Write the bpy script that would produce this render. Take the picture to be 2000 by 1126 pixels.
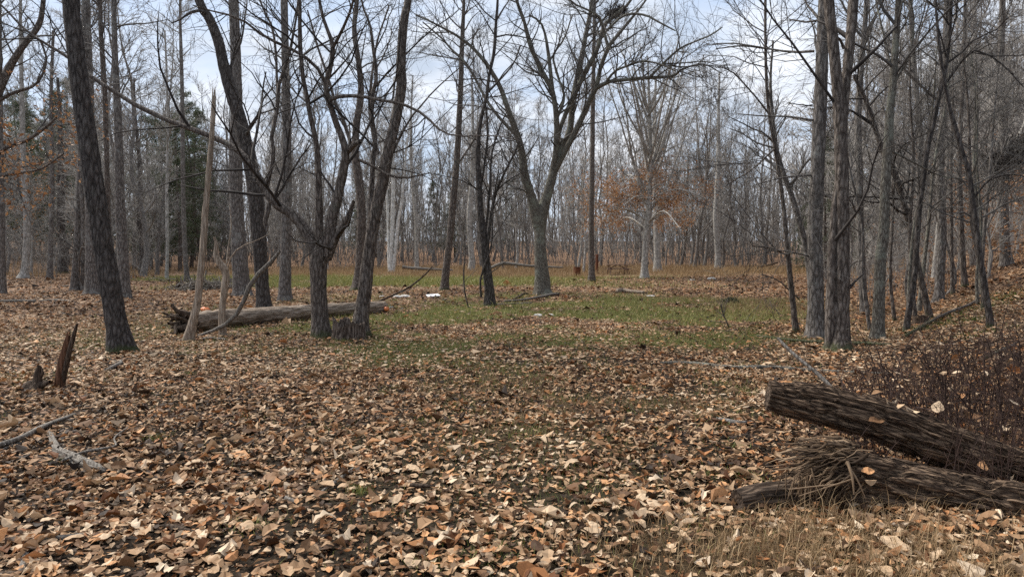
import bpy, math
import numpy as np

for o in list(bpy.data.objects):
    bpy.data.objects.remove(o, do_unlink=True)
scene = bpy.context.scene
COL = scene.collection
rng = np.random.default_rng(11)

# ------------------------------------------------------------------ camera
F, CX, CY, HOR = 1350.0, 1000.0, 563.0, 495.0      # photo pixels (2000 x 1126)
CAMH = 1.6
PITCH = math.atan((CY - HOR) / F)
cam_d = bpy.data.cameras.new('camera')
cam_d.sensor_width = 36.0
cam_d.lens = F / 2000.0 * 36.0
cam_d.clip_start = 0.05
cam_d.clip_end = 1500.0
cam = bpy.data.objects.new('camera', cam_d)
COL.objects.link(cam)
cam.location = (0, 0, CAMH)
cam.rotation_euler = (math.pi / 2 - PITCH, 0, 0)
scene.camera = cam

# ------------------------------------------------------------------ world, sun, exposure
SUN_EL, SUN_AZ = math.radians(50), math.radians(-55)   # azimuth from +Y (view direction) towards +X
scene.world = bpy.data.worlds.new('World')
scene.world.use_nodes = True
wt = scene.world.node_tree
wt.nodes.clear()
def W(t, **k):
    n = wt.nodes.new(t)
    for a, b in k.items():
        setattr(n, a, b)
    return n
w_out = W('ShaderNodeOutputWorld')
w_bg = W('ShaderNodeBackground'); w_bg.inputs['Strength'].default_value = 0.1
sky = W('ShaderNodeTexSky', sky_type='NISHITA')
sky.sun_disc = False
sky.sun_elevation = SUN_EL
sky.sun_rotation = SUN_AZ
sky.air_density = 1.0; sky.dust_density = 1.5
tc = W('ShaderNodeTexCoord')
sep = W('ShaderNodeSeparateXYZ'); wt.links.new(tc.outputs['Generated'], sep.inputs[0])
addz = W('ShaderNodeMath', operation='ADD'); addz.inputs[1].default_value = 0.22
mx0 = W('ShaderNodeMath', operation='MAXIMUM'); mx0.inputs[1].default_value = 0.0
wt.links.new(sep.outputs[2], mx0.inputs[0]); wt.links.new(mx0.outputs[0], addz.inputs[0])
dv = W('ShaderNodeMath', operation='DIVIDE'); dv.inputs[0].default_value = 1.0
wt.links.new(addz.outputs[0], dv.inputs[1])
vs = W('ShaderNodeVectorMath', operation='SCALE')
wt.links.new(tc.outputs['Generated'], vs.inputs[0]); wt.links.new(dv.outputs[0], vs.inputs['Scale'])
n1 = W('ShaderNodeTexNoise'); n1.inputs['Scale'].default_value = 1.9; n1.inputs['Detail'].default_value = 7; n1.inputs['Roughness'].default_value = 0.55
n1.inputs['Distortion'].default_value = 0.35
wt.links.new(vs.outputs[0], n1.inputs['Vector'])
r1 = W('ShaderNodeValToRGB')
r1.color_ramp.elements[0].position = 0.40; r1.color_ramp.elements[0].color = (0, 0, 0, 1)
r1.color_ramp.elements[1].position = 0.56; r1.color_ramp.elements[1].color = (1, 1, 1, 1)
wt.links.new(n1.outputs['Fac'], r1.inputs['Fac'])
n2 = W('ShaderNodeTexNoise'); n2.inputs['Scale'].default_value = 3.1; n2.inputs['Detail'].default_value = 6
wt.links.new(vs.outputs[0], n2.inputs['Vector'])
r2 = W('ShaderNodeValToRGB')
r2.color_ramp.elements[0].position = 0.32; r2.color_ramp.elements[0].color = (2.6, 3.0, 3.6, 1)
r2.color_ramp.elements[1].position = 0.62; r2.color_ramp.elements[1].color = (4.4, 4.6, 4.95, 1)
wt.links.new(n2.outputs['Fac'], r2.inputs['Fac'])
# thin veil of cloud everywhere, so the blue gaps are pale
veil = W('ShaderNodeMix', data_type='RGBA'); veil.inputs[0].default_value = 0.85
wt.links.new(sky.outputs[0], veil.inputs[6]); veil.inputs[7].default_value = (2.6, 3.1, 3.9, 1)
mixc = W('ShaderNodeMix', data_type='RGBA')
wt.links.new(r1.outputs[0], mixc.inputs[0]); wt.links.new(veil.outputs[2], mixc.inputs[6]); wt.links.new(r2.outputs[0], mixc.inputs[7])
wt.links.new(mixc.outputs[2], w_bg.inputs['Color']); wt.links.new(w_bg.outputs[0], w_out.inputs[0])

sun_d = bpy.data.lights.new('sun', 'SUN'); sun_d.energy = 2.6; sun_d.angle = math.radians(32); sun_d.color = (1.0, 0.94, 0.85)
sun = bpy.data.objects.new('sun', sun_d); COL.objects.link(sun)
sun.rotation_euler = (math.pi / 2 - SUN_EL, 0, math.pi - SUN_AZ)   # shines from azimuth SUN_AZ
sun.location = (0, 0, 30)

vsn = scene.view_settings
vsn.view_transform = 'Standard'; vsn.look = 'None'; vsn.gamma = 1.0; vsn.use_curve_mapping = False
vsn.exposure = 1.28
cy = scene.cycles
cy.max_bounces = 5; cy.diffuse_bounces = 3; cy.glossy_bounces = 2; cy.transmission_bounces = 2; cy.transparent_max_bounces = 4
cy.use_denoising = False

# ------------------------------------------------------------------ numeric helpers
def _hash(ix, iy, iz, seed):
    h = (ix.astype(np.int64) * 374761393 + iy.astype(np.int64) * 668265263 + iz.astype(np.int64) * 2147483647 + seed * 974634777) & 0xFFFFFFFF
    h = ((h ^ (h >> 13)) * 1274126177) & 0xFFFFFFFF
    h = h ^ (h >> 16)
    return (h & 0xFFFF) / 65535.0

def vnoise(x, y, z=None, seed=0):
    x = np.asarray(x, float); y = np.asarray(y, float)
    z = np.zeros_like(x) if z is None else np.asarray(z, float)
    x0, y0, z0 = np.floor(x), np.floor(y), np.floor(z)
    fx, fy, fz = x - x0, y - y0, z - z0
    fx = fx * fx * (3 - 2 * fx); fy = fy * fy * (3 - 2 * fy); fz = fz * fz * (3 - 2 * fz)
    r = 0
    for dx in (0, 1):
        for dy in (0, 1):
            for dz in (0, 1):
                w = (fx if dx else 1 - fx) * (fy if dy else 1 - fy) * (fz if dz else 1 - fz)
                r = r + w * _hash(x0 + dx, y0 + dy, z0 + dz, seed)
    return r

def fbm(x, y, z=None, seed=0, oct=4):
    s, a, t = 0, 0.5, 0
    for i in range(oct):
        s = s + a * vnoise(np.asarray(x) * 2 ** i, np.asarray(y) * 2 ** i, None if z is None else np.asarray(z) * 2 ** i, seed + i)
        t += a; a *= 0.5
    return s / t

def sstep(a, b, x):
    t = np.clip((np.asarray(x, float) - a) / (b - a), 0, 1)
    return t * t * (3 - 2 * t)

def height(X, Y):
    X = np.asarray(X, float); Y = np.asarray(Y, float)
    h = 0.10 * (fbm(X * 0.35, Y * 0.35, seed=3, oct=3) - 0.5) + 0.05 * (fbm(X * 1.6, Y * 1.6, seed=5, oct=3) - 0.5)
    h = h + 0.35 * (fbm(X * 0.06 + 9, Y * 0.06, seed=8, oct=2) - 0.5) * sstep(12, 30, Y)
    xb = np.maximum(0.5 * Y, 5.0)
    u = np.clip(X - xb, 0, 45)
    w = np.clip(u, 0, 2)
    h = h + (0.21 * u + 0.010 * u * u) * (u / (u + 0.7))
    v = np.clip(Y - 70, 0, 90)
    h = h + 0.055 * v * v / (v + 10)
    ul = np.clip(-X - 0.42 * Y - 6, 0, 40) * sstep(40, 70, Y)
    h = h + 0.07 * ul
    return h

def ray(px, py):
    d = np.array([(px - CX) / F, 1.0, -(py - CY) / F])
    c, s = math.cos(PITCH), math.sin(PITCH)
    return np.array([d[0], d[1] * c + d[2] * s, -d[1] * s + d[2] * c])

def at(px, py, Y):
    r = ray(px, py)
    return np.array([0, 0, CAMH]) + r * (Y / r[1])

def hit(px, py, far=120.0):
    r = ray(px, py); o = np.array([0, 0, CAMH])
    ts = np.concatenate([np.linspace(2, 30, 1500), np.linspace(30, far, 2000)])
    P = o[None] + r[None] * (ts / r[1])[:, None]
    below = P[:, 2] <= height(P[:, 0], P[:, 1])
    i = int(np.argmax(below)) if below.any() else len(ts) - 1
    p = P[i].copy(); p[2] = float(height(p[0], p[1]))
    return p

# ------------------------------------------------------------------ mesh helpers
class MB:
    def __init__(s):
        s.v, s.q, s.t, s.a, s.n = [], [], [], [], 0
    def add(s, V, Q=None, T=None, attr=0.5):
        V = np.asarray(V, float).reshape(-1, 3)
        if Q is not None and len(Q): s.q.append(np.asarray(Q, np.int64).reshape(-1, 4) + s.n)
        if T is not None and len(T): s.t.append(np.asarray(T, np.int64).reshape(-1, 3) + s.n)
        s.v.append(V); s.n += len(V)
        s.a.append(np.broadcast_to(np.asarray(attr, float), (len(V),)))
    def mesh(s, name, mat, origin=(0, 0, 0), smooth=True):
        V = np.concatenate(s.v) - np.asarray(origin, float)[None]
        Q = np.concatenate(s.q) if s.q else np.zeros((0, 4), np.int64)
        T = np.concatenate(s.t) if s.t else np.zeros((0, 3), np.int64)
        me = bpy.data.meshes.new(name)
        me.vertices.add(len(V)); me.vertices.foreach_set('co', V.astype(np.float32).ravel())
        nl = Q.size + T.size
        me.loops.add(nl)
        me.loops.foreach_set('vertex_index', np.concatenate([Q.ravel(), T.ravel()]).astype(np.int32))
        me.polygons.add(len(Q) + len(T))
        ls = np.concatenate([np.arange(len(Q)) * 4, Q.size + np.arange(len(T)) * 3]).astype(np.int32)
        me.polygons.foreach_set('loop_start', ls)
        me.update(calc_edges=True)
        me.polygons.foreach_set('use_smooth', np.full(len(me.polygons), smooth))
        at_ = me.attributes.new('tone', 'FLOAT', 'POINT')
        at_.data.foreach_set('value', np.concatenate(s.a).astype(np.float32))
        me.materials.append(mat)
        me.update()
        return me

def link(name, me, parent=None, loc=(0, 0, 0), **props):
    o = bpy.data.objects.new(name, me)
    COL.objects.link(o)
    o.location = loc
    if parent is not None: o.parent = parent
    for k, v in props.items(): o[k] = v
    return o

def thing(name, label, cat, loc=(0, 0, 0), rot=(0, 0, 0), group=None):
    o = link(name, None, None, tuple(loc))
    o.empty_display_size = 0.2
    o.rotation_euler = rot
    o['label'] = label; o['category'] = cat
    if group: o['group'] = group
    return o

def nrm(v):
    return v / np.maximum(np.linalg.norm(v, axis=-1, keepdims=True), 1e-9)

def tubes(mb, P, R, sides=4, attr=0.5, rad=None, close=False, tip=False):
    """N tubes of K points each; P (N,K,3), R (N,K); rad: optional (N,K,sides) radius factors."""
    P = np.asarray(P, float); R = np.asarray(R, float)
    N, K, _ = P.shape
    T = np.empty_like(P)
    T[:, 1:-1] = P[:, 2:] - P[:, :-2]; T[:, 0] = P[:, 1] - P[:, 0]; T[:, -1] = P[:, -1] - P[:, -2]
    T = nrm(T)
    m = nrm(P[:, -1] - P[:, 0])
    ref = np.where(np.abs(m[:, 2:3]) > 0.8, np.array([[1.0, 0, 0]]), np.array([[0, 0, 1.0]]))
    A = nrm(ref[:, None, :] - (ref[:, None, :] * T).sum(-1, keepdims=True) * T)
    B = np.cross(T, A)
    th = np.arange(sides) * 2 * math.pi / sides
    rr = R[:, :, None] * (np.ones((1, 1, sides)) if rad is None else rad)
    V = P[:, :, None, :] + rr[..., None] * (A[:, :, None, :] * np.cos(th)[None, None, :, None] + B[:, :, None, :] * np.sin(th)[None, None, :, None])
    if tip:                                        # pointed end: the last ring is one vertex
        nv = (K - 1) * sides + 1
        Vt = np.concatenate([V[:, :-1].reshape(N, -1, 3), P[:, -1:, :]], 1)
        j = np.arange(sides); last = (K - 2) * sides
        t = np.stack([last + j, last + (j + 1) % sides, np.full(sides, nv - 1)], -1)
        T3 = (t[None] + (np.arange(N) * nv)[:, None, None]).reshape(-1, 3)
        Q = None
        if K > 2:
            k = np.arange(K - 2)[:, None]; a = k * sides + j[None]; b = k * sides + (j[None] + 1) % sides
            q = np.stack([a, b, b + sides, a + sides], -1).reshape(-1, 4)
            Q = (q[None] + (np.arange(N) * nv)[:, None, None]).reshape(-1, 4)
        at_ = np.broadcast_to(np.asarray(attr, float).reshape(-1, 1) if np.ndim(attr) else attr, (N, nv)).ravel()
        mb.add(Vt, Q, T3, at_)
        return
    k = np.arange(K - 1)[:, None]; j = np.arange(sides)[None]
    a = k * sides + j; b = k * sides + (j + 1) % sides
    q = np.stack([a, b, b + sides, a + sides], -1).reshape(-1, 4)
    Q = (q[None] + (np.arange(N) * K * sides)[:, None, None]).reshape(-1, 4)
    T3 = None
    if close:
        caps = []
        for n in range(N):
            b0 = n * K * sides
            for base, rev in ((b0, 1), (b0 + (K - 1) * sides, 0)):
                for i in range(1, sides - 1):
                    caps.append((base, base + i + 1, base + i) if rev else (base, base + i, base + i + 1))
        T3 = np.array(caps)
    at_ = np.broadcast_to(np.asarray(attr, float).reshape(-1, 1, 1) if np.ndim(attr) else attr, (N, K, sides)).ravel()
    mb.add(V, Q, T3, at_)

def resample(pts, m):
    """Catmull-Rom through pts (n,d) to m points, even in chord length."""
    pts = np.asarray(pts, float)
    if len(pts) == 2:
        t = np.linspace(0, 1, m)[:, None]
        return pts[0] * (1 - t) + pts[1] * t
    p = np.vstack([2 * pts[0] - pts[1], pts, 2 * pts[-1] - pts[-2]])
    dl = np.linalg.norm(np.diff(pts[:, :3], axis=0), axis=1)
    cum = np.concatenate([[0], np.cumsum(dl)]); s = np.linspace(0, cum[-1], m)
    i = np.clip(np.searchsorted(cum, s, side='right') - 1, 0, len(pts) - 2)
    t = ((s - cum[i]) / np.maximum(dl[i], 1e-9))[:, None]
    p0, p1, p2, p3 = p[i], p[i + 1], p[i + 2], p[i + 3]
    return 0.5 * (2 * p1 + (p2 - p0) * t + (2 * p0 - 5 * p1 + 4 * p2 - p3) * t ** 2 + (3 * p1 - p0 - 3 * p2 + p3) * t ** 3)

def grow(P, R, n, t0, t1, L, ang, K, rr, rcap, up, wig, g, rmin=0.0025):
    """Spawn n child branches on parent polylines."""
    N, K0, _ = P.shape
    ln = np.linalg.norm(np.diff(P, axis=1), axis=2).sum(1)
    i = g.choice(N, n, p=ln / ln.sum())
    t = g.uniform(t0, t1, n) * (K0 - 1)
    k = np.minimum(t.astype(int), K0 - 2); f = (t - k)[:, None]
    pos = P[i, k] * (1 - f) + P[i, k + 1] * f
    tan = nrm(P[i, k + 1] - P[i, k])
    rp = R[i, k] * (1 - f[:, 0]) + R[i, k + 1] * f[:, 0]
    pr = g.normal(size=(n, 3)); pr = nrm(pr - (pr * tan).sum(1, keepdims=True) * tan)
    a = np.radians(g.uniform(ang[0], ang[1], n))[:, None]
    d = nrm(np.cos(a) * tan + np.sin(a) * pr + np.array([0, 0, up]))
    length = g.uniform(L[0], L[1], n) * (1 - 0.35 * (t / (K0 - 1)))
    step = (length / (K - 1))[:, None]
    out = np.empty((n, K, 3)); out[:, 0] = pos
    for q in range(1, K):
        out[:, q] = out[:, q - 1] + d * step
        d = nrm(d + wig * g.normal(size=(n, 3)) + np.array([0, 0, up * 0.35]))
    r0 = np.clip(np.minimum(rp * rr, rcap) * g.uniform(0.7, 1.1, n), rmin, None)
    Rr = r0[:, None] * np.linspace(1, 0.3, K)[None]
    return out, np.maximum(Rr, rmin * 0.7)

def bark_rad(P, sides, amp, scale, seed, stretch=0.8):
    """ridged radius factors (1,K,sides) for one tube"""
    K = P.shape[0]
    th = np.arange(sides) * 2 * math.pi / sides
    s = np.concatenate([[0], np.cumsum(np.linalg.norm(np.diff(P, axis=0), axis=1))])
    c, z = np.meshgrid(np.cos(th), s); sn, _ = np.meshgrid(np.sin(th), s)
    wz = 0.5 * vnoise(c * scale * 0.7, sn * scale * 0.7, z * scale * stretch * 2.5, seed=seed + 4)
    n = vnoise(c * scale + wz, sn * scale + wz, z * scale * stretch, seed=seed) + 0.3 * (vnoise(c * scale * 2.3, sn * scale * 2.3, z * scale * stretch * 2.6, seed=seed + 2) - 0.5)
    ridge = np.clip(np.abs(2 * n - 1) * 2.4, 0, 1) * 1.6 - 0.5
    big = fbm(c * 1.2, sn * 1.2, z * 1.1, seed=seed + 9, oct=2) - 0.5
    return (1 + amp * (ridge - 0.4) + 0.12 * big)[None]

# ------------------------------------------------------------------ materials
def mat_new(name):
    m = bpy.data.materials.new(name); m.use_nodes = True
    nt = m.node_tree; nt.nodes.clear()
    out = nt.nodes.new('ShaderNodeOutputMaterial')
    b = nt.nodes.new('ShaderNodeBsdfPrincipled')
    nt.links.new(b.outputs[0], out.inputs[0])
    return m, nt, b

def ramp(nt, stops):
    r = nt.nodes.new('ShaderNodeValToRGB')
    e = r.color_ramp.elements
    while len(e) > 1: e.remove(e[-1])
    e[0].position = stops[0][0]; e[0].color = (*stops[0][1], 1)
    for p, c in stops[1:]:
        x = e.new(p); x.color = (*c, 1)
    return r

def noise_node(nt, vec, scale, detail=5, rough=0.6, dist=0.0):
    n = nt.nodes.new('ShaderNodeTexNoise')
    n.inputs['Scale'].default_value = scale; n.inputs['Detail'].default_value = detail
    n.inputs['Roughness'].default_value = rough; n.inputs['Distortion'].default_value = dist
    if vec is not None: nt.links.new(vec, n.inputs['Vector'])
    return n

def bark_mat(name, dark, mid, light, scale=26.0, stretch=0.14, bump=0.6, dist=0.02, lichen=None, lich_at=0.62, moss=0.0):
    m, nt, b = mat_new(name)
    tcn = nt.nodes.new('ShaderNodeTexCoord')
    mp = nt.nodes.new('ShaderNodeMapping'); mp.inputs['Scale'].default_value = (1, 1, stretch)
    nt.links.new(tcn.outputs['Object'], mp.inputs[0])
    n1 = noise_node(nt, mp.outputs[0], scale, 7, 0.7, 0.6)
    n2 = noise_node(nt, tcn.outputs['Object'], 2.3, 5, 0.6)
    vo = nt.nodes.new('ShaderNodeTexVoronoi'); vo.feature = 'DISTANCE_TO_EDGE'; vo.inputs['Scale'].default_value = scale * 0.8
    nt.links.new(mp.outputs[0], vo.inputs['Vector'])
    mul = nt.nodes.new('ShaderNodeMath'); mul.operation = 'MULTIPLY_ADD'; mul.inputs[1].default_value = 1.1; 
    nt.links.new(vo.outputs['Distance'], mul.inputs[0]); nt.links.new(n1.outputs['Fac'], mul.inputs[2])
    r = ramp(nt, [(0.36, dark), (0.56, mid), (0.85, light)])
    nt.links.new(mul.outputs[0], r.inputs['Fac'])
    col = r.outputs[0]
    if lichen:
        lr = ramp(nt, [(lich_at, (0, 0, 0)), (lich_at + 0.10, (0.75, 0.75, 0.75))])
        nt.links.new(n2.outputs['Fac'], lr.inputs['Fac'])
        mx = nt.nodes.new('ShaderNodeMix'); mx.data_type = 'RGBA'
        nt.links.new(lr.outputs[0], mx.inputs[0]); nt.links.new(col, mx.inputs[6]); mx.inputs[7].default_value = (*lichen, 1)
        col = mx.outputs[2]
    if moss > 0:
        sp = nt.nodes.new('ShaderNodeSeparateXYZ'); nt.links.new(tcn.outputs['Object'], sp.inputs[0])
        md = nt.nodes.new('ShaderNodeMath'); md.operation = 'MULTIPLY_ADD'; md.inputs[1].default_value = -1.0 / moss; md.inputs[2].default_value = 0.62
        nt.links.new(sp.outputs[2], md.inputs[0])
        ad = nt.nodes.new('ShaderNodeMath'); ad.operation = 'ADD'; nt.links.new(md.outputs[0], ad.inputs[0])
        n4 = noise_node(nt, tcn.outputs['Object'], 7, 4); nt.links.new(n4.outputs['Fac'], ad.inputs[1])
        mr = ramp(nt, [(0.62, (0, 0, 0)), (0.95, (0.55, 0.55, 0.55))]); nt.links.new(ad.outputs[0], mr.inputs['Fac'])
        mx = nt.nodes.new('ShaderNodeMix'); mx.data_type = 'RGBA'
        nt.links.new(mr.outputs[0], mx.inputs[0]); nt.links.new(col, mx.inputs[6]); mx.inputs[7].default_value = (0.055, 0.075, 0.015, 1)
        col = mx.outputs[2]
    nt.links.new(col, b.inputs['Base Color'])
    b.inputs['Roughness'].default_value = 0.9
    b.inputs['Specular IOR Level'].default_value = 0.2
    bp = nt.nodes.new('ShaderNodeBump'); bp.inputs['Strength'].default_value = bump; bp.inputs['Distance'].default_value = dist
    nt.links.new(mul.outputs[0], bp.inputs['Height']); nt.links.new(bp.outputs[0], b.inputs['Normal'])
    return m

def plain_mat(name, c1, c2, scale=8.0, rough=0.85, bump=0.2, tone=False, spec=0.25):
    m, nt, b = mat_new(name)
    tcn = nt.nodes.new('ShaderNodeTexCoord')
    n1 = noise_node(nt, tcn.outputs['Object'], scale, 5)
    r = ramp(nt, [(0.35, c1), (0.68, c2)])
    if tone:
        an = nt.nodes.new('ShaderNodeAttribute'); an.attribute_name = 'tone'
        nt.links.new(an.outputs['Fac'], r.inputs['Fac'])
    else:
        nt.links.new(n1.outputs['Fac'], r.inputs['Fac'])
    nt.links.new(r.outputs[0], b.inputs['Base Color'])
    b.inputs['Roughness'].default_value = rough; b.inputs['Specular IOR Level'].default_value = spec
    if bump:
        bp = nt.nodes.new('ShaderNodeBump'); bp.inputs['Strength'].default_value = bump; bp.inputs['Distance'].default_value = 0.02
        nt.links.new(n1.outputs['Fac'], bp.inputs['Height']); nt.links.new(bp.outputs[0], b.inputs['Normal'])
    return m

def tone_mat(name, stops, rough=0.65, spec=0.3, trans=0.0):
    m, nt, b = mat_new(name)
    an = nt.nodes.new('ShaderNodeAttribute'); an.attribute_name = 'tone'
    r = ramp(nt, stops); nt.links.new(an.outputs['Fac'], r.inputs['Fac'])
    tcn = nt.nodes.new('ShaderNodeTexCoord')
    n1 = noise_node(nt, tcn.outputs['Object'], 60, 3)
    hs = nt.nodes.new('ShaderNodeMix'); hs.data_type = 'RGBA'; hs.blend_type = 'MULTIPLY'; hs.inputs[0].default_value = 0.45
    rr = ramp(nt, [(0.3, (0.55, 0.5, 0.45)), (0.65, (1, 1, 1))]); nt.links.new(n1.outputs['Fac'], rr.inputs['Fac'])
    nt.links.new(r.outputs[0], hs.inputs[6]); nt.links.new(rr.outputs[0], hs.inputs[7])
    if name == 'dead_leaf':                        # some leaves russet, some grey-brown
        for mulv, lo_, tint in ((97.3, 0.80, (1.0, 0.74, 0.54)), (53.7, 0.78, (0.84, 0.86, 0.90))):
            m1 = nt.nodes.new('ShaderNodeMath'); m1.operation = 'MULTIPLY'; m1.inputs[1].default_value = mulv; nt.links.new(an.outputs['Fac'], m1.inputs[0])
            m2 = nt.nodes.new('ShaderNodeMath'); m2.operation = 'FRACT'; nt.links.new(m1.outputs[0], m2.inputs[0])
            m3 = nt.nodes.new('ShaderNodeMath'); m3.operation = 'GREATER_THAN'; m3.inputs[1].default_value = lo_; nt.links.new(m2.outputs[0], m3.inputs[0])
            hx = nt.nodes.new('ShaderNodeMix'); hx.data_type = 'RGBA'; hx.blend_type = 'MULTIPLY'; hx.inputs[7].default_value = (*tint, 1)
            nt.links.new(m3.outputs[0], hx.inputs[0]); nt.links.new(hs.outputs[2], hx.inputs[6]); hs = hx
    nt.links.new(hs.outputs[2], b.inputs['Base Color'])
    b.inputs['Roughness'].default_value = rough; b.inputs['Specular IOR Level'].default_value = spec
    if trans:
        tr = nt.nodes.new('ShaderNodeBsdfTranslucent'); nt.links.new(hs.outputs[2], tr.inputs[0])
        ms = nt.nodes.new('ShaderNodeMixShader'); ms.inputs[0].default_value = trans
        out = [n for n in nt.nodes if n.type == 'OUTPUT_MATERIAL'][0]
        nt.links.new(b.outputs[0], ms.inputs[1]); nt.links.new(tr.outputs[0], ms.inputs[2]); nt.links.new(ms.outputs[0], out.inputs[0])
    return m

M = {}
M['dark_bark'] = bark_mat('dark_furrowed_bark', (0.014, 0.0115, 0.0105), (0.055, 0.046, 0.041), (0.13, 0.114, 0.104), 22, 0.26, 1.0, 0.05, lichen=(0.12, 0.115, 0.10), lich_at=0.66, moss=0.25)
M['brown_bark'] = bark_mat('brown_bark', (0.024, 0.018, 0.015), (0.088, 0.071, 0.060), (0.20, 0.17, 0.147), 22, 0.26, 1.0, 0.045, lichen=(0.17, 0.165, 0.14), lich_at=0.60, moss=0.3)
M['grey_bark'] = bark_mat('grey_bark', (0.034, 0.029, 0.026), (0.104, 0.091, 0.081), (0.225, 0.203, 0.185), 20, 0.28, 0.9, 0.035, lichen=(0.25, 0.245, 0.225), lich_at=0.56)
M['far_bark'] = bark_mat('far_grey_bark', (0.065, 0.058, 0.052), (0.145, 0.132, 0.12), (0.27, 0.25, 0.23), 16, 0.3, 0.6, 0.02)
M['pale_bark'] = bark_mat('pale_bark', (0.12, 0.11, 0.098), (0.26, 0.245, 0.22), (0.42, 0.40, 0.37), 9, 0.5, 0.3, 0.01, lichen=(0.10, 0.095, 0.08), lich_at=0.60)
M['white_bark'] = bark_mat('white_mottled_bark', (0.25, 0.24, 0.22), (0.48, 0.47, 0.44), (0.66, 0.65, 0.62), 7, 0.45, 0.2, 0.008, lichen=(0.18, 0.17, 0.14), lich_at=0.60)
M['scaly_bark'] = bark_mat('scaly_lichened_bark', (0.03, 0.025, 0.021), (0.095, 0.083, 0.068), (0.20, 0.185, 0.155), 30, 0.3, 0.9, 0.018, lichen=(0.21, 0.215, 0.175), lich_at=0.52)
M['log_bark'] = bark_mat('log_bark', (0.009, 0.006, 0.004), (0.056, 0.036, 0.024), (0.21, 0.142, 0.092), 50, 0.2, 1.0, 0.012)
M['bare_wood'] = bark_mat('weathered_bare_wood', (0.055, 0.040, 0.029), (0.17, 0.13, 0.098), (0.33, 0.27, 0.215), 40, 0.05, 0.4, 0.008)
M['grey_wood'] = bark_mat('bleached_grey_wood', (0.045, 0.038, 0.032), (0.115, 0.10, 0.085), (0.25, 0.225, 0.195), 46, 0.06, 0.4, 0.006)
M['snag_wood'] = bark_mat('pale_snag_wood', (0.085, 0.062, 0.045), (0.24, 0.185, 0.138), (0.40, 0.33, 0.26), 34, 0.08, 0.5, 0.01)
M['stump_wood'] = bark_mat('hollow_stump_wood', (0.014, 0.010, 0.008), (0.075, 0.054, 0.042), (0.20, 0.16, 0.13), 30, 0.12, 1.0, 0.03)
M['rot_wood'] = bark_mat('rotten_dark_wood', (0.010, 0.008, 0.006), (0.050, 0.034, 0.024), (0.12, 0.085, 0.06), 36, 0.08, 1.0, 0.015)
M['red_wood'] = bark_mat('red_brown_rotten_wood', (0.018, 0.010, 0.006), (0.085, 0.040, 0.022), (0.17, 0.085, 0.05), 36, 0.08, 1.0, 0.012)
M['twig_dark'] = plain_mat('dark_twig', (0.022, 0.018, 0.016), (0.060, 0.051, 0.046), 3, bump=0)
M['twig_grey'] = plain_mat('grey_twig', (0.055, 0.050, 0.046), (0.14, 0.13, 0.12), 3, bump=0)
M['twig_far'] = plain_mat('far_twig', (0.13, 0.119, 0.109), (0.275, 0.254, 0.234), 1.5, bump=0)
M['twig_pale'] = plain_mat('pale_twig', (0.16, 0.15, 0.135), (0.33, 0.31, 0.285), 3, bump=0)
M['bramble'] = plain_mat('bramble_stem', (0.017, 0.010, 0.008), (0.072, 0.041, 0.031), 6, bump=0)
LEAF_STOPS = [(0.0, (0.028, 0.017, 0.011)), (0.14, (0.080, 0.043, 0.023)), (0.30, (0.195, 0.103, 0.050)), (0.45, (0.325, 0.192, 0.102)), (0.68, (0.475, 0.325, 0.198)), (0.88, (0.605, 0.45, 0.30)), (1.0, (0.72, 0.585, 0.43))]
M['leaf'] = tone_mat('dead_leaf', LEAF_STOPS, 0.65, 0.18, 0.12)
M['beech_leaf'] = tone_mat('russet_beech_leaf', [(0, (0.17, 0.080, 0.036)), (0.5, (0.34, 0.170, 0.075)), (1, (0.48, 0.28, 0.14))], 0.6, 0.3, 0.3)
M['grass'] = tone_mat('green_grass', [(0, (0.060, 0.085, 0.015)), (0.4, (0.145, 0.165, 0.040)), (0.7, (0.28, 0.275, 0.09)), (1, (0.42, 0.36, 0.15))], 0.6, 0.3, 0.2)
M['straw'] = tone_mat('tan_grass', [(0, (0.17, 0.105, 0.052)), (0.5, (0.32, 0.215, 0.115)), (1, (0.52, 0.39, 0.23))], 0.7, 0.2, 0.2)
M['needle'] = tone_mat('conifer_needle', [(0, (0.050, 0.068, 0.038)), (0.6, (0.085, 0.105, 0.058)), (1, (0.13, 0.145, 0.085))], 0.7, 0.2, 0.35)
M['moss'] = tone_mat('moss', [(0, (0.025, 0.05, 0.008)), (1, (0.12, 0.17, 0.03))], 0.9, 0.1)
M['fibre'] = tone_mat('splintered_fibre', [(0, (0.022, 0.014, 0.009)), (0.55, (0.095, 0.062, 0.038)), (1, (0.33, 0.23, 0.145))], 0.8, 0.2)

# ------------------------------------------------------------------ ground cover masks (world space)
def ell(X, Y, cx, cy, rx, ry):
    return np.exp(-(((X - cx) / rx) ** 2 + ((Y - cy) / ry) ** 2) ** 1.5)

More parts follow.
